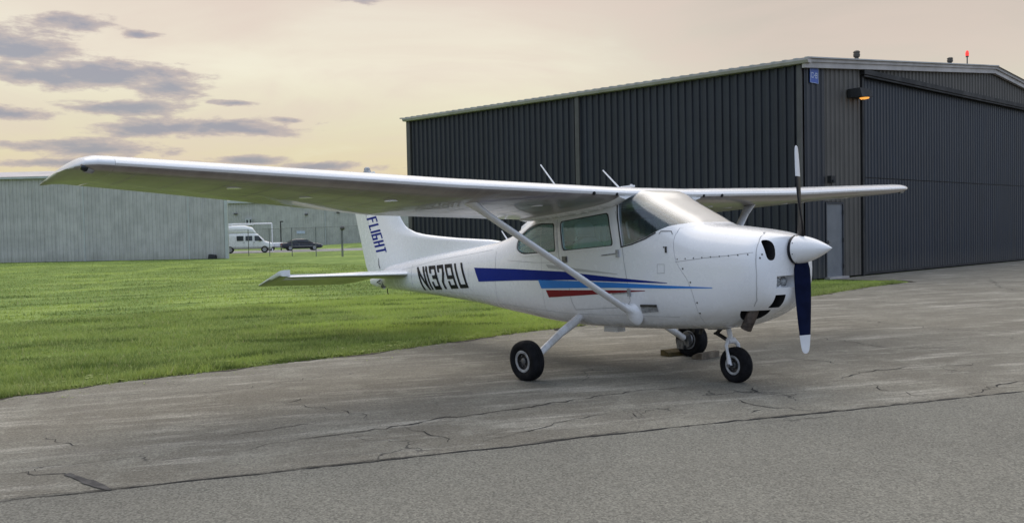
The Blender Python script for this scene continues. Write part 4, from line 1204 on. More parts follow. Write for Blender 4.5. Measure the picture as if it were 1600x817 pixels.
mb.tube([k_+Vector((0, -.035, 0)), k_+Vector((0, .035, 0))], .012, 8); mb.build('torque_link', M['grease'], leg, smooth=40)
mb = MB(); a_ = hd+rake*.14+Vector((-.02, -.05, 0)); mb.tube([a_, a_+Vector((-.14, -.06, .0))], [.026, .026], 12); mb.tube([a_+Vector((-.13, -.055, 0)), a_+Vector((-.20, -.085, 0))], .012, 8); mb.build('shimmy_damper', M['rim'], leg, smooth=40)
mb = MB(); mb.tube([c-ax*-.09, c+ax*-.115*-1], .018, 10); mb.tube([c-ax*.09, c+ax*.09], .014, 10); mb.build('axle', M['steel'], leg, smooth=40)

# belly box, antennas, roof bits
mb = MB(); mb.box((.16, -.20, .445), (.20, .12, .08)); mb.build('belly_box', M['white'], plane)
mb = MB(); mb.tube([(1.24, -.05, .50), (1.20, -.05, .40)], .018, 8); mb.tube([(1.0, .1, .47), (.98, .1, .40)], .014, 8); mb.build('drain_pipe', M['grease'], plane, smooth=40)
for (a, b) in (((-.45, -.30, 1.90), (-.82, -.30, 2.30)), ((.155, 0, 1.925), (-.11, 0, 2.165))):
    mb = MB(); mb.tube([a, b], [.010, .007], 8); mb.tube([(a[0]+.02, a[1], a[2]-.01), (a[0], a[1], a[2]+.03)], [.03, .014], 10); mb.build('whip_antenna', M['bwhite'], plane, smooth=40)
mb = MB(); mb.tube([(-1.86, 0, 1.45), (-2.0, 0, 1.60)], [.012, .006], 8); mb.build('tail_antenna', M['bwhite'], plane, smooth=40)
mb = MB(); mb.box((.27, 0, 1.948), (.14, .05, .02)); mb.box((.31, 0, 1.962), (.02, .02, .015)); mb.build('roof_vent', M['bwhite'], plane)
mb = MB(); p = Vector((.40, .05, 1.5)); mb.tube([(.72, .0, 1.62), (.78, 0, 1.70)], .02, 8); mb.box((.76, 0, 1.66), (.10, .09, .06)); mb.build('compass', M['panel'], plane)

# ---- cabin interior
mb = MB(); rows = []
for y in lin(-.49, .49, 8):
    h = 1.405-.03*(abs(y)/.49)**3; rows.append([(.80, y, h-.03), (.84, y, h), (1.12, y, h-.03), (1.30, y, h-.06), (1.30, y, .95), (.80, y, .95)])
mb.loft(rows); pn = mb.build('instrument_panel', M['panel'], plane, smooth=30)
mb = MB()
for k in range(7): mb.lathe([(0, .036), (-.006, .036), (-.007, 0)], (.798, -.38+.10*k, 1.25), (1, 0, 0), 14)
mb.build('gauges', M['gasket'], pn)
for y in (-.25, .25):
    mb = MB(); mb.tube([(.80, y, 1.13), (.62, y, 1.15)], .014, 8); pts = [(.62, y+.15*math.cos(t), 1.16+.12*math.sin(t)) for t in lin(-PI*1.15, PI*.15, 12)]; mb.tube(pts, .014, 8); mb.build('control_yoke', M['panel'], plane, smooth=40)
    def rr(cx, z0, z1, w, t, lean, n=7):
        rows = []
        for k in range(n+1):
            s = k/n; z = z0+(z1-z0)*s; e = math.sqrt(max(0, 1-max(0, (s-.72)/.28)**2.4)); ww = w*max(.35, e)
            x0 = cx-lean*s; rows.append([(x0+t*math.copysign(abs(math.cos(a))**.6, math.cos(a)), y+ww*math.copysign(abs(math.sin(a))**.6, math.sin(a)), z) for a in lin(0, 2*PI, 20)[:-1]])
        return rows
    mb = MB(); mb.loft(rr(-.02, .93, 1.43, .23, .055, .14)); bk = mb.build('seat_back', M['seat'], plane, smooth=50)
    mb = MB(); mb.loft(rr(-.18, 1.44, 1.60, .13, .04, .02)); mb.build('head_rest', M['seat'], bk, smooth=50)
    mb = MB(); mb.box((.20, y, .86), (.46, .44, .13)); mb.build('seat_cushion', M['seatd'], plane)
mb = MB(); mb.box((-.82, 0, .88), (.42, .92, .14)); mb.build('rear_bench', M['seatd'], plane)
mb = MB(); mb.box((-1.03, 0, 1.16), (.12, .90, .50), Matrix.Rotation(-.22, 3, 'Y')); mb.build('rear_bench_back', M['seatd'], plane)
mb = MB(); mb.box((.1, 0, .72), (1.8, .80, .04)); mb.build('cabin_floor', M['seatd'], plane)

# ------------------------------------------------------------------ wheel chocks at the far main wheel
M['wood'] = mat('weathered_wood', (.20, .16, .115), .85, var=.3, vscale=9, bump=.5)
M['wood2'] = mat('painted_wood', (.13, .095, .028), .8, var=.3, vscale=9, bump=.4)
for (x, y, m, lab, L) in ((-.085, 1.04, 'wood2', 'yellowish worn wooden chock behind the far main wheel', .26), (.315, 1.14, 'wood', 'bare grey wooden chock in front of the far main wheel', .34)):
    mb = MB(); s = 1 if x < .1 else -1
    sec_ = [(-.075*s, .004), (.075*s, .004), (.05*s, .045), (-.02*s, .075), (-.075*s, .07)]
    mb.prism([(a, b) for a, b in sec_], 1, -L/2, L/2); bm_ = mb.build('wheel_chock', M[m]); bm_.location = (x, y, 0); bm_.rotation_euler = (0, 0, -.10 if s > 0 else .06)
    tag(bm_, lab, 'wheel chock', 'wheel chocks')

# ------------------------------------------------------------------ dark metal hangar on the right
M['hwall'] = cladding('hangar_charcoal', (.0135, .0160, .0222), .5, .10, .28, (.07, .063, .052))
M['hdoor'] = cladding('hangar_door_slate', (.0115, .0165, .0265), .5, .08, .25, (.07, .063, .052))
M['hbrown'] = cladding('hangar_brown_grey', (.070, .063, .054), .55, .05, .15, (.09, .08, .065))
M['htrim'] = mat('hangar_trim', (.075, .072, .067), .5, .0, var=.12, vscale=2)
M['hfascia'] = mat('hangar_fascia', (.40, .375, .36), .45, .1, var=.12, vscale=1.5)
M['hroof'] = mat('hangar_roof', (.42, .42, .41), .45, .3, var=.1, vscale=1)
M['mandoor'] = mat('grey_steel_door', (.145, .155, .17), .5, .0, var=.08, vscale=2)
M['blk'] = mat('matt_black', (.012, .012, .013), .7)


def rib_profile(W_, pitch_, rib=.036, n0=0.0):
    """(x, depth) points across one panel"""
    pts = [(0.0, 0.0)]; k = int(round(W_/pitch_))
    for i in range(k):
        o = (i+.5)*pitch_
        pts += [(o-.060, 0), (o-.032, rib), (o+.032, rib), (o+.060, 0)]
    pts.append((W_, 0.0)); return pts


def panel_mesh(name, W_, H, pitch_, m, parent, loc, ang, top=None, rib=.055, z0=0.0):
    """ribbed sheet standing in the local xz plane, ribs towards -y; top(x) gives a sloping upper edge"""
    pts = rib_profile(W_, pitch_, rib); mb = MB()
    hf = top or (lambda x: H)
    fr = [(x, -d, z0) for x, d in pts]; tp = [(x, -d, hf(x)) for x, d in pts]; n = len(pts)
    mb.add(fr+tp, [(i, i+1, n+i+1, n+i) for i in range(n-1)])
    o = mb.build(name, m, parent, recalc=False); o.location = loc; o.rotation_euler = (0, 0, ang)
    return o


cor = Vector((-7.03, 14.35, 0)); fd = Vector((-.0495, .9988, 0)).normalized(); far = Vector((-22.55, 11.32, 0))
sdv = (far-cor); SL = sdv.length; sdv.normalize()
hang = empty('hangar', cor, (0, 0, math.atan2(fd.y, fd.x)), 'dark ribbed metal hangar with pale eaves and a tall sliding door', 'hangar')
# local frame of the empty: +x runs along the front, +y goes into the building
hi = Matrix.Rotation(-math.atan2(fd.y, fd.x), 3, 'Z')
sl = hi @ sdv                     # side wall direction in local axes
sang = math.atan2(-sl.y, -sl.x)   # panels drawn from the far corner towards the near corner so their ribs face out
EZ, RX, RZ, FX = 6.0, 13.0, 7.20, 26.0
# side wall panels (shared mesh)
NP = 16; pw = (SL-.30)/NP; p0 = None
for i in range(NP):
    o_ = sl*(SL-.15-i*pw)
    if p0 is None: p0 = panel_mesh('wall_panel', pw-.004, EZ, (pw-.004)/4, M['hwall'], hang, (o_.x, o_.y, 0), sang, z0=.05)
    else: share(p0, 'wall_panel', hang, (o_.x, o_.y, 0), sang)
nrm = Vector((sl.y, -sl.x, 0))
if (nrm.dot(Vector((0, 1, 0)))) > 0 and False: pass
def sidebox(name, s, w, d, z0, z1, m, off=0.0):
    """upright box on the side wall at distance s from the near corner"""
    o = MB().box((0, 0, (z0+z1)/2), (w, d, z1-z0)).build(name, m, hang); p = sl*s; q = Vector((-math.sin(sang), math.cos(sang), 0))*-off
    o.location = (p.x+q.x, p.y+q.y, 0); o.rotation_euler = (0, 0, sang); return o
sidebox('downpipe', 7.59, .16, .09, .1, EZ, M['htrim'], .075)
sidebox('corner_trim', SL-.06, .20, .14, .0, EZ, M['htrim'], .03)
sidebox('corner_trim', .09, .12, .12, .0, EZ, M['htrim'], .03)
# gutter along the eave + roof sheets
rl = sl*1.0
def roofpt(s, x, dz=0.0, over=.22):
    """point on the roof: s along the side wall from the front, x across the front"""
    z = EZ+.06+(RZ-EZ)*(x/RX if x <= RX else (2*RX-x)/RX)
    p = sl*s; return Vector((x+p.x, p.y, z+dz))
mb = MB()
for sgn in (0, 1):
    rows = []
    X = (-.25, RX) if sgn == 0 else (RX, 2*RX+.25)
    mb.add([roofpt(-.28, X[0]), roofpt(-.28, X[1]), roofpt(SL+.2, X[1]), roofpt(SL+.2, X[0])], [(0, 1, 2, 3)])
roof = mb.build('roof', M['hroof'], hang, recalc=False)
mb = MB()
ns = int(SL/.31)
for i in range(ns+1):
    s = -.24+(SL+.38)*i/ns
    a = roofpt(s-.05, -.27, .004); b = roofpt(s+.05, -.27, .004); c1 = roofpt(s+.05, RX, .004); d1 = roofpt(s-.05, RX, .004); h = Vector((0, 0, .036))
    mb.add([a, b, c1, d1, a+h, b+h, c1+h, d1+h], [(4, 5, 6, 7), (0, 1, 5, 4), (1, 2, 6, 5), (0, 3, 7, 4)])
tag(mb.build('roof_ribs', M['hroof'], roof, recalc=False), kind='stuff')
# eave gutter, from near corner to far corner
gq = Vector((-math.sin(sang), math.cos(sang), 0))*-.17
mb = MB(); L = SL+.45
rows = []
for s in (-.24, SL+.10):
    p = sl*s+gq; n_ = gq.normalized()
    rows.append([p+n_*.09+Vector((0, 0, EZ+.06)), p+n_*.09+Vector((0, 0, EZ+.0)), p+n_*.05+Vector((0, 0, EZ-.07)), p-n_*.16+Vector((0, 0, EZ-.07)), p-n_*.16+Vector((0, 0, EZ+.06))])
mb.loft(rows); mb.build('gutter', M['hfascia'], hang)
# rake fascia on the front, two stepped boards
def rake(x0, x1, y0, zt, zb, d, name='rake_fascia'):
    f = lambda x: EZ+.06+(RZ-EZ)*(x/RX if x <= RX else (2*RX-x)/RX)
    mb = MB(); rows = []
    for x in (x0, x1): rows.append([(x, y0, f(x)+zt), (x, y0-d, f(x)+zt), (x, y0-d, f(x)+zb), (x, y0, f(x)+zb)])
    mb.loft(rows); return mb.build(name, M['hfascia'], hang)
for x0, x1 in ((-.16, RX), (RX, 2*RX+.16)):
    rake(x0, x1, -.06, .02, -.24, .10); rake(x0, x1, -.155, .045, -.09, .06)
# front wall: dark strip, brown-grey panels by the personnel door, gable above the door
ftop = lambda X0: (lambda x: EZ-.06+(RZ-EZ)*((X0+x)/RX if X0+x <= RX else (2*RX-X0-x)/RX))
DX0, DZ = 3.25, 5.98
def front_panel(x0, w, m, pitch_, z0, z1=None):
    panel_mesh('wall_panel', w-.004, z1 or 0, (w-.004)/max(1, round(w/pitch_)), m, hang, (x0, 0, 0), 0, top=None if z1 else ftop(x0), z0=z0, rib=.03)
front_panel(.04, 1.06, M['hwall'], .265, .05)
# over the personnel door the brown sheet starts above its head
front_panel(1.10, 1.0, M['hbrown'], .25, 2.20)
front_panel(2.10, 1.06, M['hbrown'], .25, .05)
x = DX0
while x < 2*RX-3.3:
    front_panel(x, 1.0, M['hbrown'] if x < 60 else M['hwall'], .25, DZ+.16); x += 1.0
front_panel(2*RX-3.2, 3.0, M['hwall'], .25, .05)
# personnel door
mb = MB(); mb.box((1.60, .03, 1.09), (.90, .05, 2.10)); md_ = mb.build('personnel_door', M['mandoor'], hang)
mb = MB(); mb.box((1.60, .02, 2.165), (1.0, .09, .05)); mb.box((1.125, .02, 1.09), (.05, .09, 2.10)); mb.box((2.075, .02, 1.09), (.05, .09, 2.10)); mb.build('frame', M['hdoor'], md_)
mb = MB(); mb.box((1.26, -.03, 1.05), (.12, .05, .03)); mb.box((1.26, -.005, 1.05), (.06, .02, .12)); mb.build('lever_handle', M['steel'], md_)
mb = MB()
for z in (.35, 1.1, 1.9): mb.box((2.05, -.03, z), (.03, .02, .12))
mb.build('hinges', M['blk'], md_)
mb = MB(); mb.box((1.60, -.06, .035), (1.1, .18, .06)); mb.build('threshold', M['hfascia'], md_)
# sliding door: ribbed sheets in two tiers, header track, jamb
door = empty('sliding_door', (0, 0, 0)); door.parent = hang
def door_sheet(x0, z0, z1):
    return panel_mesh('door_sheet', .996, z1, .996/5, M['hdoor'], door, (x0, .10, 0), 0, z0=z0, rib=.026)
a = door_sheet(DX0+.10, .10, 2.935); b = door_sheet(DX0+.10, 2.965, DZ-.06)
for k in range(1, 19):
    share(a, 'door_sheet', door, (DX0+.10+k, .10, 0)); share(b, 'door_sheet', door, (DX0+.10+k, .10, 0))
mb = MB(); mb.box((DX0+9.6, .125, 2.95), (19.0, .02, .05)); mb.box((DX0+9.6, .09, .07), (19.0, .06, .07)); mb.build('door_rail', M['blk'], door)
mb = MB(); mb.box((DX0+9.6, -.05, DZ+.07), (19.4, .20, .14)); mb.box((DX0+9.6, -.09, DZ-.04), (19.3, .06, .05)); mb.build('header_track', M['blk'], door)
mb = MB(); mb.box((DX0+.0, .03, 3.0), (.12, .16, 5.98)); mb.build('door_jamb', M['blk'], door)
mb = MB(); mb.box((DX0+9.6, .2, 3.0), (19.3, .02, 6.0)); mb.build('door_backing', M['blk'], door)
# hidden rear and right walls, plain
mb = MB(); e = sl*SL
for (p, q) in ((Vector((2*RX, 0, 0)), Vector((2*RX, 0, 0))+e), (e, Vector((2*RX, 0, 0))+e)):
    mb.add([p, q, q+Vector((0, 0, EZ+.1)), p+Vector((0, 0, EZ+.1))], [(0, 1, 2, 3)])
gp = [e, e+Vector((2*RX, 0, 0))]; mb.add([e+Vector((0, 0, EZ+.1)), e+Vector((RX, 0, RZ+.1)), e+Vector((2*RX, 0, EZ+.1))], [(0, 1, 2)])
mb.build('rear_wall', M['hwall'], hang)
mb = MB()
for sft in (0,):
    mb.add([sl*SL+Vector((.02, .06, 0)), Vector((.1, .12, 0)), Vector((.1, .12, EZ)), sl*SL+Vector((.02, .06, EZ))], [(0, 1, 2, 3)])
mb.build('wall_liner', M['blk'], hang, recalc=False)
# roof pipes
for (x, h) in ((3.45, .30), (10.07, .26)):
    z = EZ+.12+(RZ-EZ)*x/RX; mb = MB(); mb.tube([(x, .25, z-.05), (x, .25, z+h*.55)], .06, 12); mb.lathe([(0, .09), (h*.25, .10), (h*.32, .085), (h*.5, .10), (h*.62, .06), (h*.66, 0)], (x, .25, z+h*.45), (0, 0, 1), 14); mb.build('roof_pipe', M['hbrown'], roof, smooth=40)


def hw(x, y, z):   # hangar local -> world
    return hang.matrix_world_l @ Vector((x, y, z)) if False else Vector(cor)+Matrix.Rotation(math.atan2(fd.y, fd.x), 3, 'Z') @ Vector((x, y, z))
HA = math.atan2(fd.y, fd.x)
# sign C-8
M['signblue'] = mat('sign_blue', (.018, .075, .36), .45, var=.06)
M['signwhite'] = mat('sign_white', (.50, .56, .66), .5, var=.05)
sg = empty('sign', hw(.49, -.045, 5.46), (0, 0, HA), 'small blue sign reading C-8 at the top corner of the dark hangar', 'sign')
mb = MB(); mb.box((0, 0, .215), (.44, .014, .43)); mb.build('sign_plate', M['signblue'], sg)
mb = MB(); 
for (c_2, s_2) in (((0, -.0085, .422), (.41, .004, .008)), ((0, -.0085, .008), (.41, .004, .008)), ((-.206, -.0085, .215), (.008, .004, .40)), ((.206, -.0085, .215), (.008, .004, .40))): mb.box(c_2, s_2)
mb.build('border', M['signwhite'], sg)
for ch, a, b in (('C', -.155, -.045), ('-', -.035, .035), ('8', .05, .155)):
    mb = MB()
    for k, q in enumerate(glyph_quads(ch, b-a, .15, .022)): mb.add([(a+p.x, -.0088-.0003*k, .14+p.y) for p in q], [(0, 1, 2, 3)])
    mb.build('character', M['signwhite'], sg)
# wall lamp, lit
lamp = empty('wall_lamp', hw(2.55, -.03, 5.22), (0, 0, HA), 'black box lamp glowing orange beside the hangar door', 'wall lamp')
mb = MB(); rows = []
for x, y0, y1, z0, z1 in ((0, -.10, 0, 0, .24), (.05, -.42, 0, 0.0, .26), (.62, -.46, 0, .02, .25), (.68, -.40, 0, .05, .22)): rows.append([(x-.2, y0, z0), (x-.2, y1, z0), (x-.2, y1, z1), (x-.2, y0*.85, z1)])
mb.loft(rows); mb.build('housing', M['blk'], lamp)
mb = MB(); mb.tube([(.33, -.14, .01), (.33, -.16, -.02)], [.02, .02], 8); mb.lathe([(0, .14), (-.03, .12), (-.045, .05), (-.05, 0)], (.28, -.27, .012), (0, 0, 1), 20); mb.build('lamp_lens', emit('lamp_glow', (1.0, .42, .08), 1.0), lamp, smooth=50)
# small wall box
wb = empty('wall_box', hw(1.30, -.03, 2.72), (0, 0, HA), 'small black box fixed to the hangar above the grey door', 'wall box')
mb = MB(); mb.box((0, -.06, .11), (.24, .12, .20)); mb.build('box_body', M['blk'], wb); mb = MB(); mb.box((-.03, -.14, .06), (.09, .05, .06)); mb.build('sensor', M['blk'], wb)
# red obstruction light on a pole
ol = empty('obstruction_light', hw(11.66, .3, 7.13), (0, 0, HA), 'red warning light on a thin pole on the hangar roof', 'warning light')
mb = MB(); mb.tube([(0, 0, 0), (0, 0, .42)], .022, 8); mb.tube([(0, 0, .40), (0, 0, .44)], .05, 10); mb.build('pole', M['htrim'], ol, smooth=40)
mb = MB(); mb.lathe([(.44, .055), (.52, .06), (.60, .05), (.64, .02), (.645, 0)], (0, 0, 0), (0, 0, 1), 14); mb.build('red_globe', emit('red_lamp', (.9, .05, .04), .75), ol, smooth=50)

# ------------------------------------------------------------------ pale hangar on the left
M['pale'] = cladding('pale_cladding', (.43, .41, .385), .55, .05, .06, (.22, .22, .15), .3)
M['pale2'] = mat('pale_trim', (.46, .48, .46), .5, var=.08, vscale=1)
M['paleroof'] = mat('pale_roof', (.46, .43, .43), .6, .0, var=.08, vscale=.5)
A0 = Vector((-60.22, 17.97, 0)); dl = (Vector((-72.06, 4.06, 0))-A0).normalized(); ang = math.atan2(-dl.y, -dl.x)   # along the wall towards its right end
WL = 34.2; A1 = A0+dl*WL; PZ = 6.6
ph = empty('pale_hangar', A1, (0, 0, ang), 'long pale grey green metal hangar across the lawn', 'hangar')
p0 = None; NPp = 38; pw = (WL-.22)/NPp
for i in range(NPp):
    if p0 is None: p0 = panel_mesh('wall_panel', pw-.006, PZ, (pw-.006)/3, M['pale'], ph, (i*pw, 0, 0), 0, z0=.02, rib=.045)
    else: share(p0, 'wall_panel', ph, (i*pw, 0, 0))
for u in (3.1, 11.4):
    MB().box((WL-u, -.035, PZ/2), (.07, .05, PZ)).build('cover_strip', M['pale2'], ph)
MB().box((WL-.13, -.02, PZ/2), (.26, .14, PZ)).build('corner_trim', M['pale2'], ph)
MB().box((WL/2-.1, -.17, PZ+.01), (WL+.6, .24, .16)).build('gutter', M['pale2'], ph)
mb = MB(); mb.add([(-.3, -.3, PZ+.10), (WL+.3, -.3, PZ+.10), (WL-3.8, 9, PZ+1.25), (-3.8, 9, PZ+1.25), (WL-7.6, 18, PZ+.1), (-7.6, 18, PZ+.1)], [(0, 1, 2, 3), (3, 2, 4, 5)]); mb.build('roof', M['paleroof'], ph, recalc=False)
mb = MB(); mb.add([(WL-.1, .02, 0), (WL-7.5, 17.8, 0), (WL-7.5, 17.8, PZ), (WL-3.8, 9, PZ+1.1), (WL-.1, .02, PZ)], [(0, 1, 2, 3, 4)]); mb.add([(-7, 17.8, 0), (WL-7.5, 17.8, 0), (WL-7.5, 17.8, PZ), (-7, 17.8, PZ)], [(0, 1, 2, 3)]); mb.build('end_wall', M['pale'], ph)
mb = MB(); mb.add([(WL-1.5, -.5, .0), (WL-.9, -.5, 0), (WL-.9, -.1, 0), (WL-1.5, -.1, 0), (WL-1.45, -.45, .35), (WL-.95, -.45, .3), (WL-.95, -.12, .32), (WL-1.45, -.12, .38)], [(4, 5, 6, 7), (0, 1, 5, 4), (1, 2, 6, 5), (2, 3, 7, 6), (3, 0, 4, 7)])
o = mb.build('ground_box', M['blk']); o.matrix_world = Matrix.Translation(A1) @ Matrix.Rotation(ang, 4, 'Z'); tag(o, 'small dark box on the grass at the pale hangar corner', 'box')

# ------------------------------------------------------------------ second pale building far behind the fence
M['farw'] = cladding('far_cladding', (.40, .395, .355), .6, .03, .06, (.25, .25, .18), .25)
fa = R(51.5)
F0 = Vector((-135.0, 26.0, 0)); fb = empty('far_building', F0, (0, 0, fa), 'long pale grey metal building far behind the fence and cars', 'building')
FL, FZ = 92.0, 7.0; p0 = None; n = 46
for i in range(n):
    w = FL/n
    if p0 is None: p0 = panel_mesh('wall_panel', w-.003, FZ, (w-.003)/5, M['farw'], fb, (i*w, 0, 0), 0, rib=.05)
    else: share(p0, 'wall_panel', fb, (i*w, 0, 0))
MB().box((FL/2, -.2, FZ+.1), (FL+.6, .4, .42)).build('eave', M['pale2'], fb)
mb = MB(); mb.add([(-.3, -.3, FZ+.3), (FL+.3, -.3, FZ+.3), (FL+.3, 10, FZ+1.5), (-.3, 10, FZ+1.5)], [(0, 1, 2, 3)]); mb.build('roof', M['paleroof'], fb, recalc=False)
mb = MB(); mb.add([(0, .03, 0), (FL, .03, 0), (FL, .03, FZ), (0, .03, FZ)], [(0, 1, 2, 3)]); mb.build('wall_backing', M['farw'], fb, recalc=False)
for u in (14, 34, 52, 68): MB().box((u, -.06, FZ/2), (.12, .10, FZ)).build('cover_strip', M['pale2'], fb)
mb = MB(); mb.box((22.55, -.25, 4.05), (.95, .5, .95)); o = mb.build('utility_box', M['pale2'], fb)
mb = MB(); mb.box((22.4, -.52, 3.95), (.22, .04, .8)); mb.box((22.9, -.52, 4.15), (.18, .04, .5)); mb.build('louvre', M['blk'], o)
mb = MB(); mb.box((30.3, -.06, 2.35), (1.25, .05, .42)); mb.build('notice_board', M['signwhite'], fb)
for u, z in ((20.6, 5.3), (31.2, 5.0), (36.0, 5.2)): MB().box((u, -.15, z), (.45, .25, .22)).build('flood_light', M['htrim'], fb)

# ------------------------------------------------------------------ vehicles behind the fence
M['vanw'] = mat('van_white_paint', (.82, .83, .84), .35, var=.05, coat=.3)
M['carp'] = mat('car_dark_paint', (.010, .012, .026), .3, var=.05, coat=.25, spec=.3)
M['cglass'] = mat('vehicle_dark_glass', (.02, .03, .035), .08, var=.05)
M['chrome'] = mat('bright_trim', (.5, .5, .5), .3, .6, var=.1)
M['tlamp'] = mat('tail_lamp', (.25, .015, .012), .3, var=.1)
M['hlamp'] = mat('head_lamp', (.6, .6, .58), .2, var=.1)
RT, FWD = Vector((.618, .786, 0)), Vector((-.786, .618, 0))


def heading(alpha): h = RT*math.cos(alpha)+FWD*math.sin(alpha); return math.atan2(h.y, h.x)


def body_loft(secs, n=24):
    """sections along x: x, z0, z1, half width low, half width top, exponent"""
    rows = []
    for x, z0, z1, wl, wt, e in secs:
        zc, hh = (z0+z1)/2, (z1-z0)/2; row = []
        for k in range(n):
            a = 2*PI*(k+.5)/n; c, s = math.cos(a), math.sin(a)
            z = zc+hh*math.copysign(abs(s)**(2/e), s); w = wl+(wt-wl)*max(0, (z-zc)/hh)
            row.append((x, w*math.copysign(abs(c)**(2/e), c), z))
        rows.append(row)
    return rows


def road_wheel(parent, x, y, r, w):
    s = 1 if y > 0 else -1
    mb = MB(); mb.lathe([(-w/2, .6*r), (-w/2, .95*r), (-w*.35, r), (w*.35, r), (w/2, .95*r), (w/2, .62*r)], (x, y, r), (0, s, 0), 22); t = mb.build('wheel', M['rubber'], parent, smooth=40)
    mb = MB(); mb.lathe([(w*.40, .62*r), (w*.46, .58*r), (w*.36, .3*r), (w*.42, .12*r), (w*.42, 0)], (x, y, r), (0, s, 0), 18); mb.build('rim', M['rim'], t, smooth=40)


# van
v = empty('van', (-84.6, 29.0, 0), (0, 0, heading(R(16))), 'white high roof van beside the pale hangar corner behind the fence', 'van')
S = [(-2.75, .48, 2.08, .92, .82, 7), (-2.70, .42, 2.12, .96, .86, 7), (.75, .42, 2.14, .97, .86, 7), (1.10, .42, 2.05, .97, .85, 7), (1.72, .42, 1.42, .97, .90, 6), (1.80, .42, 1.28, .96, .90, 6), (2.42, .42, 1.10, .93, .85, 5), (2.60, .44, .98, .86, .78, 4.5), (2.64, .50, .85, .76, .7, 4)]
MB().loft(body_loft(S, 32)).build('body', M['vanw'], v, smooth=35)
S = [(-2.72, 2.06, 2.78, .80, .72, 5), (-2.60, 2.06, 2.92, .82, .72, 5), (-.2, 2.06, 2.95, .82, .72, 5), (.55, 2.06, 2.75, .80, .68, 4), (.90, 2.06, 2.25, .78, .66, 4), (1.0, 2.06, 2.10, .7, .6, 4)]
MB().loft(body_loft(S)).build('raised_roof', M['vanw'], v, smooth=40)
for s in (-1, 1):
    for (a, b, z0, z1, sl_) in ((.78, 1.62, 1.28, 1.82, .42), (-.15, .55, 1.30, 1.82, 0), (-1.05, -.35, 1.30, 1.82, 0)):
        mb = MB(); Y = lambda z: s*(.973-.085*max(0, (z-1.28)/.86))
        mb.add([(a, Y(z0), z0), (b, Y(z0), z0), (b-sl_, Y(z1), z1), (a, Y(z1), z1)], [(0, 1, 2, 3)]); mb.build('window', M['cglass'], v)
    mb = MB()
    for x0 in (.65, -.25, -1.2): mb.box((x0, s*.968, 1.05), (.012, .012, 1.15))
    mb.box((-.4, s*.97, .62), (4.0, .02, .05)); mb.build('door_seam', M['seaml'], v)
    mb = MB()
    for x0 in (.72, -.33): mb.box((x0, s*.985, 1.12), (.14, .03, .05))
    mb.build('door_handle', M['blk'], v)
    mb = MB(); mb.box((1.35, s*1.06, 1.38), (.12, .16, .26)); mb.build('mirror', M['blk'], v)
    for x in (-1.75, 1.78): road_wheel(v, x, s*.85, .37, .24)
    mb = MB(); mb.box((2.60, s*.62, .86), (.06, .26, .16)); mb.build('headlight', M['hlamp'], v)
mb = MB(); mb.add([(1.73, -.78, 1.36), (1.73, .78, 1.36), (1.14, .70, 2.0), (1.14, -.70, 2.0)], [(0, 1, 2, 3)]); mb.build('windscreen', M['cglass'], v)
mb = MB(); mb.box((2.62, 0, .52), (.12, 1.75, .18)); mb.box((-2.78, 0, .52), (.12, 1.75, .16)); mb.build('bumper', M['blk'], v)
mb = MB()
for y in (-.62, .62): mb.box((-.9, y, 3.0), (3.2, .05, .05))
for x in (-2.3, -1.0, .4): mb.box((x, 0, 3.02), (.05, 1.3, .05))
mb.box((-1.7, -.3, 3.12), (.5, .35, .16)); mb.build('roof_rack', M['vanw'], v)

# sedan
c0 = empty('sedan', (-91.3, 38.3, 0), (0, 0, heading(R(22))), 'dark blue sedan parked on the service road behind the fence', 'car')
S = [(-2.42, .42, .80, .62, .58, 4), (-2.34, .32, .93, .78, .70, 4.5), (-1.7, .24, 1.0, .87, .80, 5), (-.9, .22, .98, .90, .86, 5), (.7, .22, .94, .90, .86, 5), (1.5, .22, .90, .88, .80, 5), (2.2, .26, .78, .80, .70, 4.5), (2.40, .34, .70, .66, .58, 4), (2.46, .42, .60, .5, .45, 3)]
MB().loft(body_loft(S, 28)).build('body', M['carp'], c0, smooth=40)
S = [(-1.75, .90, .97, .74, .70, 4), (-1.15, .90, 1.30, .76, .58, 4), (-.75, .90, 1.385, .78, .58, 4), (.10, .90, 1.40, .79, .58, 4), (.45, .90, 1.33, .79, .58, 4), (1.30, .86, .93, .76, .70, 4)]
MB().loft(body_loft(S, 28)).build('cabin', M['carp'], c0, smooth=40)
for s in (-1, 1):
    for (a, b, a1, b1) in ((-1.32, -.42, -.98, -.44), (-.36, .98, -.36, .46)):
        mb = MB(); mb.add([(a, s*.80, .975), (b, s*.80, .965), (b1, s*.685, 1.29), (a1, s*.685, 1.29)], [(0, 1, 2, 3)]); mb.build('window', M['cglass'], c0)
    for x in (-1.42, 1.40): road_wheel(c0, x, s*.80, .32, .21)
    mb = MB(); mb.box((2.34, s*.55, .64), (.16, .26, .12)); mb.build('headlight', M['hlamp'], c0)
    mb = MB(); mb.box((-2.38, s*.55, .78), (.10, .30, .14)); mb.build('tail_light', M['tlamp'], c0)
    mb = MB(); mb.box((.80, s*.96, .98), (.10, .14, .10)); mb.build('mirror', M['carp'], c0)
    mb = MB(); mb.box((0, s*.905, .52), (3.2, .012, .04)); mb.box((-.39, s*.90, .7), (.012, .01, .45)); mb.build('side_trim', M['chrome'], c0)
mb = MB(); mb.add([(1.26, -.68, .945), (1.26, .68, .945), (.50, .55, 1.32), (.50, -.55, 1.32)], [(0, 1, 2, 3)]); mb.add([(-1.74, -.66, .985), (-1.74, .66, .985), (-1.16, .54, 1.305), (-1.16, -.54, 1.305)], [(0, 1, 2, 3)])
mb.build('windscreen', M['cglass'], c0)

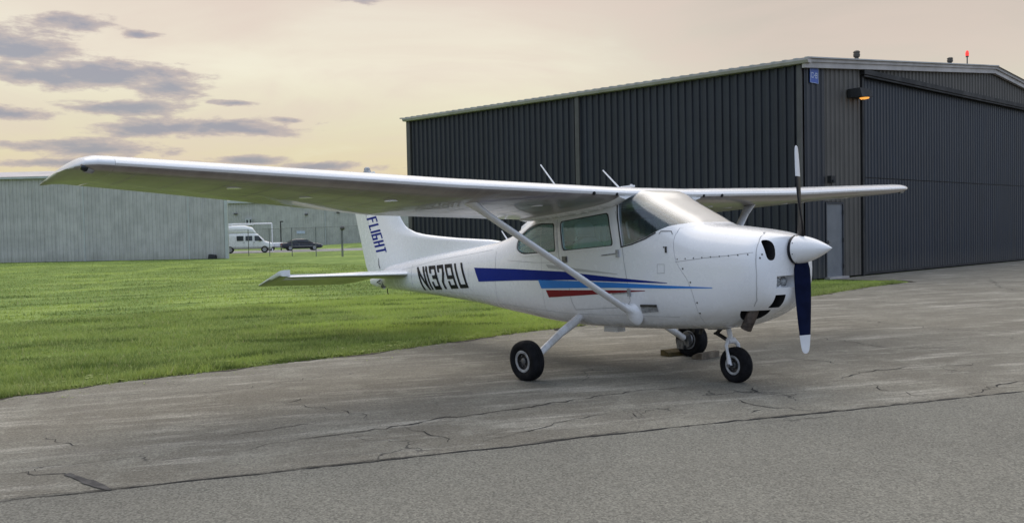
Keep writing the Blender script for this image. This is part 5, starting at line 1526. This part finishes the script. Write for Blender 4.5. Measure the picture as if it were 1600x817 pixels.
# low white trailer between van and sedan
t = empty('trailer', (-96.0, 36.6, 0), (0, 0, heading(R(5))), 'low white trailer between the white van and the dark sedan', 'trailer')
S = [(-1.5, .45, .98, .75, .72, 7), (1.1, .45, 1.0, .75, .72, 7), (1.35, .5, .95, .6, .6, 5)]
MB().loft(body_loft(S)).build('body', M['vanw'], t, smooth=35)
for s in (-1, 1): road_wheel(t, -.1, s*.72, .30, .2)
mb = MB(); mb.tube([(1.3, 0, .5), (2.2, 0, .45)], .05, 8); mb.tube([(2.1, 0, .0), (2.1, 0, .6)], .04, 8); mb.build('drawbar', M['steel'], t)

# white pipe frame behind the van, dark post
gz = 3.25; ga, gb = Vector((-93.2, 30.6, 0)), Vector((-90.2, 34.2, 0))
gf = empty('pipe_frame', ga, (0, 0, 0), 'white pipe frame standing behind the white van', 'frame'); d = gb-ga
mb = MB(); mb.tube([(0, 0, gz), (d.x, d.y, gz)], .075, 8); mb.build('crossbar', M['vanw'], gf)
for q in (Vector((0, 0, 0)), d): mb = MB(); mb.tube([(q.x, q.y, 0), (q.x, q.y, gz)], .065, 8); mb.build('upright', M['vanw'], gf)
dp = empty('dark_post', (-96.5, 38.0, 0), (0, 0, 0), 'thin dark post with a small head behind the sedan', 'post')
mb = MB(); mb.tube([(0, 0, 0), (0, 0, 3.55)], .075, 8); mb.build('pole', M['blk'], dp); mb = MB(); mb.box((.1, .1, 3.58), (.35, .3, .14)); mb.build('head', M['blk'], dp)

# chain link fence
M['galv'] = mat('galvanised_steel', (.19, .20, .20), .5, .5, var=.15, vscale=2)
fn = empty('chain_link_fence', (-67.6, 22.45, 0), (0, 0, math.atan2(.48, 3.45)), 'grey chain link fence with thin posts across the far end of the lawn', 'fence')
FH, SP, NPO = 2.30, 3.48, 11
pp = None
for k in range(-1, NPO):
    if pp is None: pp = MB().tube([(0, 0, 0), (0, 0, FH+.04)], .032, 8).build('post', M['galv'], fn); pp.location = (k*SP, 0, 0)
    else: share(pp, 'post', fn, (k*SP, 0, 0))
MB().tube([(-SP, 0, FH), ((NPO-1)*SP, 0, FH)], .014, 6).build('top_rail', M['galv'], fn)
mb = MB(); X0, X1, dd, wd = -SP, (NPO-1)*SP, .085, .0024
k = X0-FH
while k < X1:
    for sg_ in (0, 1):
        a, b = max(k, X0), min(k+FH, X1)
        if b <= a: continue
        za, zb = a-k, b-k
        if sg_: za, zb = FH-za, FH-zb
        mb.add([(a-wd, .03, za), (a+wd, .03, za), (b+wd, .03, zb), (b-wd, .03, zb)], [(0, 1, 2, 3)])
    k += dd
o = mb.build('wire_mesh', M['galv'], fn, recalc=False); tag(o, kind='stuff')
dv = empty('round_lamp', (-53.7, 24.4, 0), (0, 0, 0), 'small dark round lamp on a fence post near the aircraft tail', 'lamp')
mb = MB(); mb.lathe([(2.0, 0), (2.03, .12), (2.15, .19), (2.28, .15), (2.33, 0)], (0, 0, 0), (0, 0, 1), 14); mb.build('globe', M['htrim'], dv, smooth=60); mb = MB(); mb.tube([(0, 0, 0), (0, 0, 2.05)], .04, 8); mb.build('pole', M['galv'], dv)
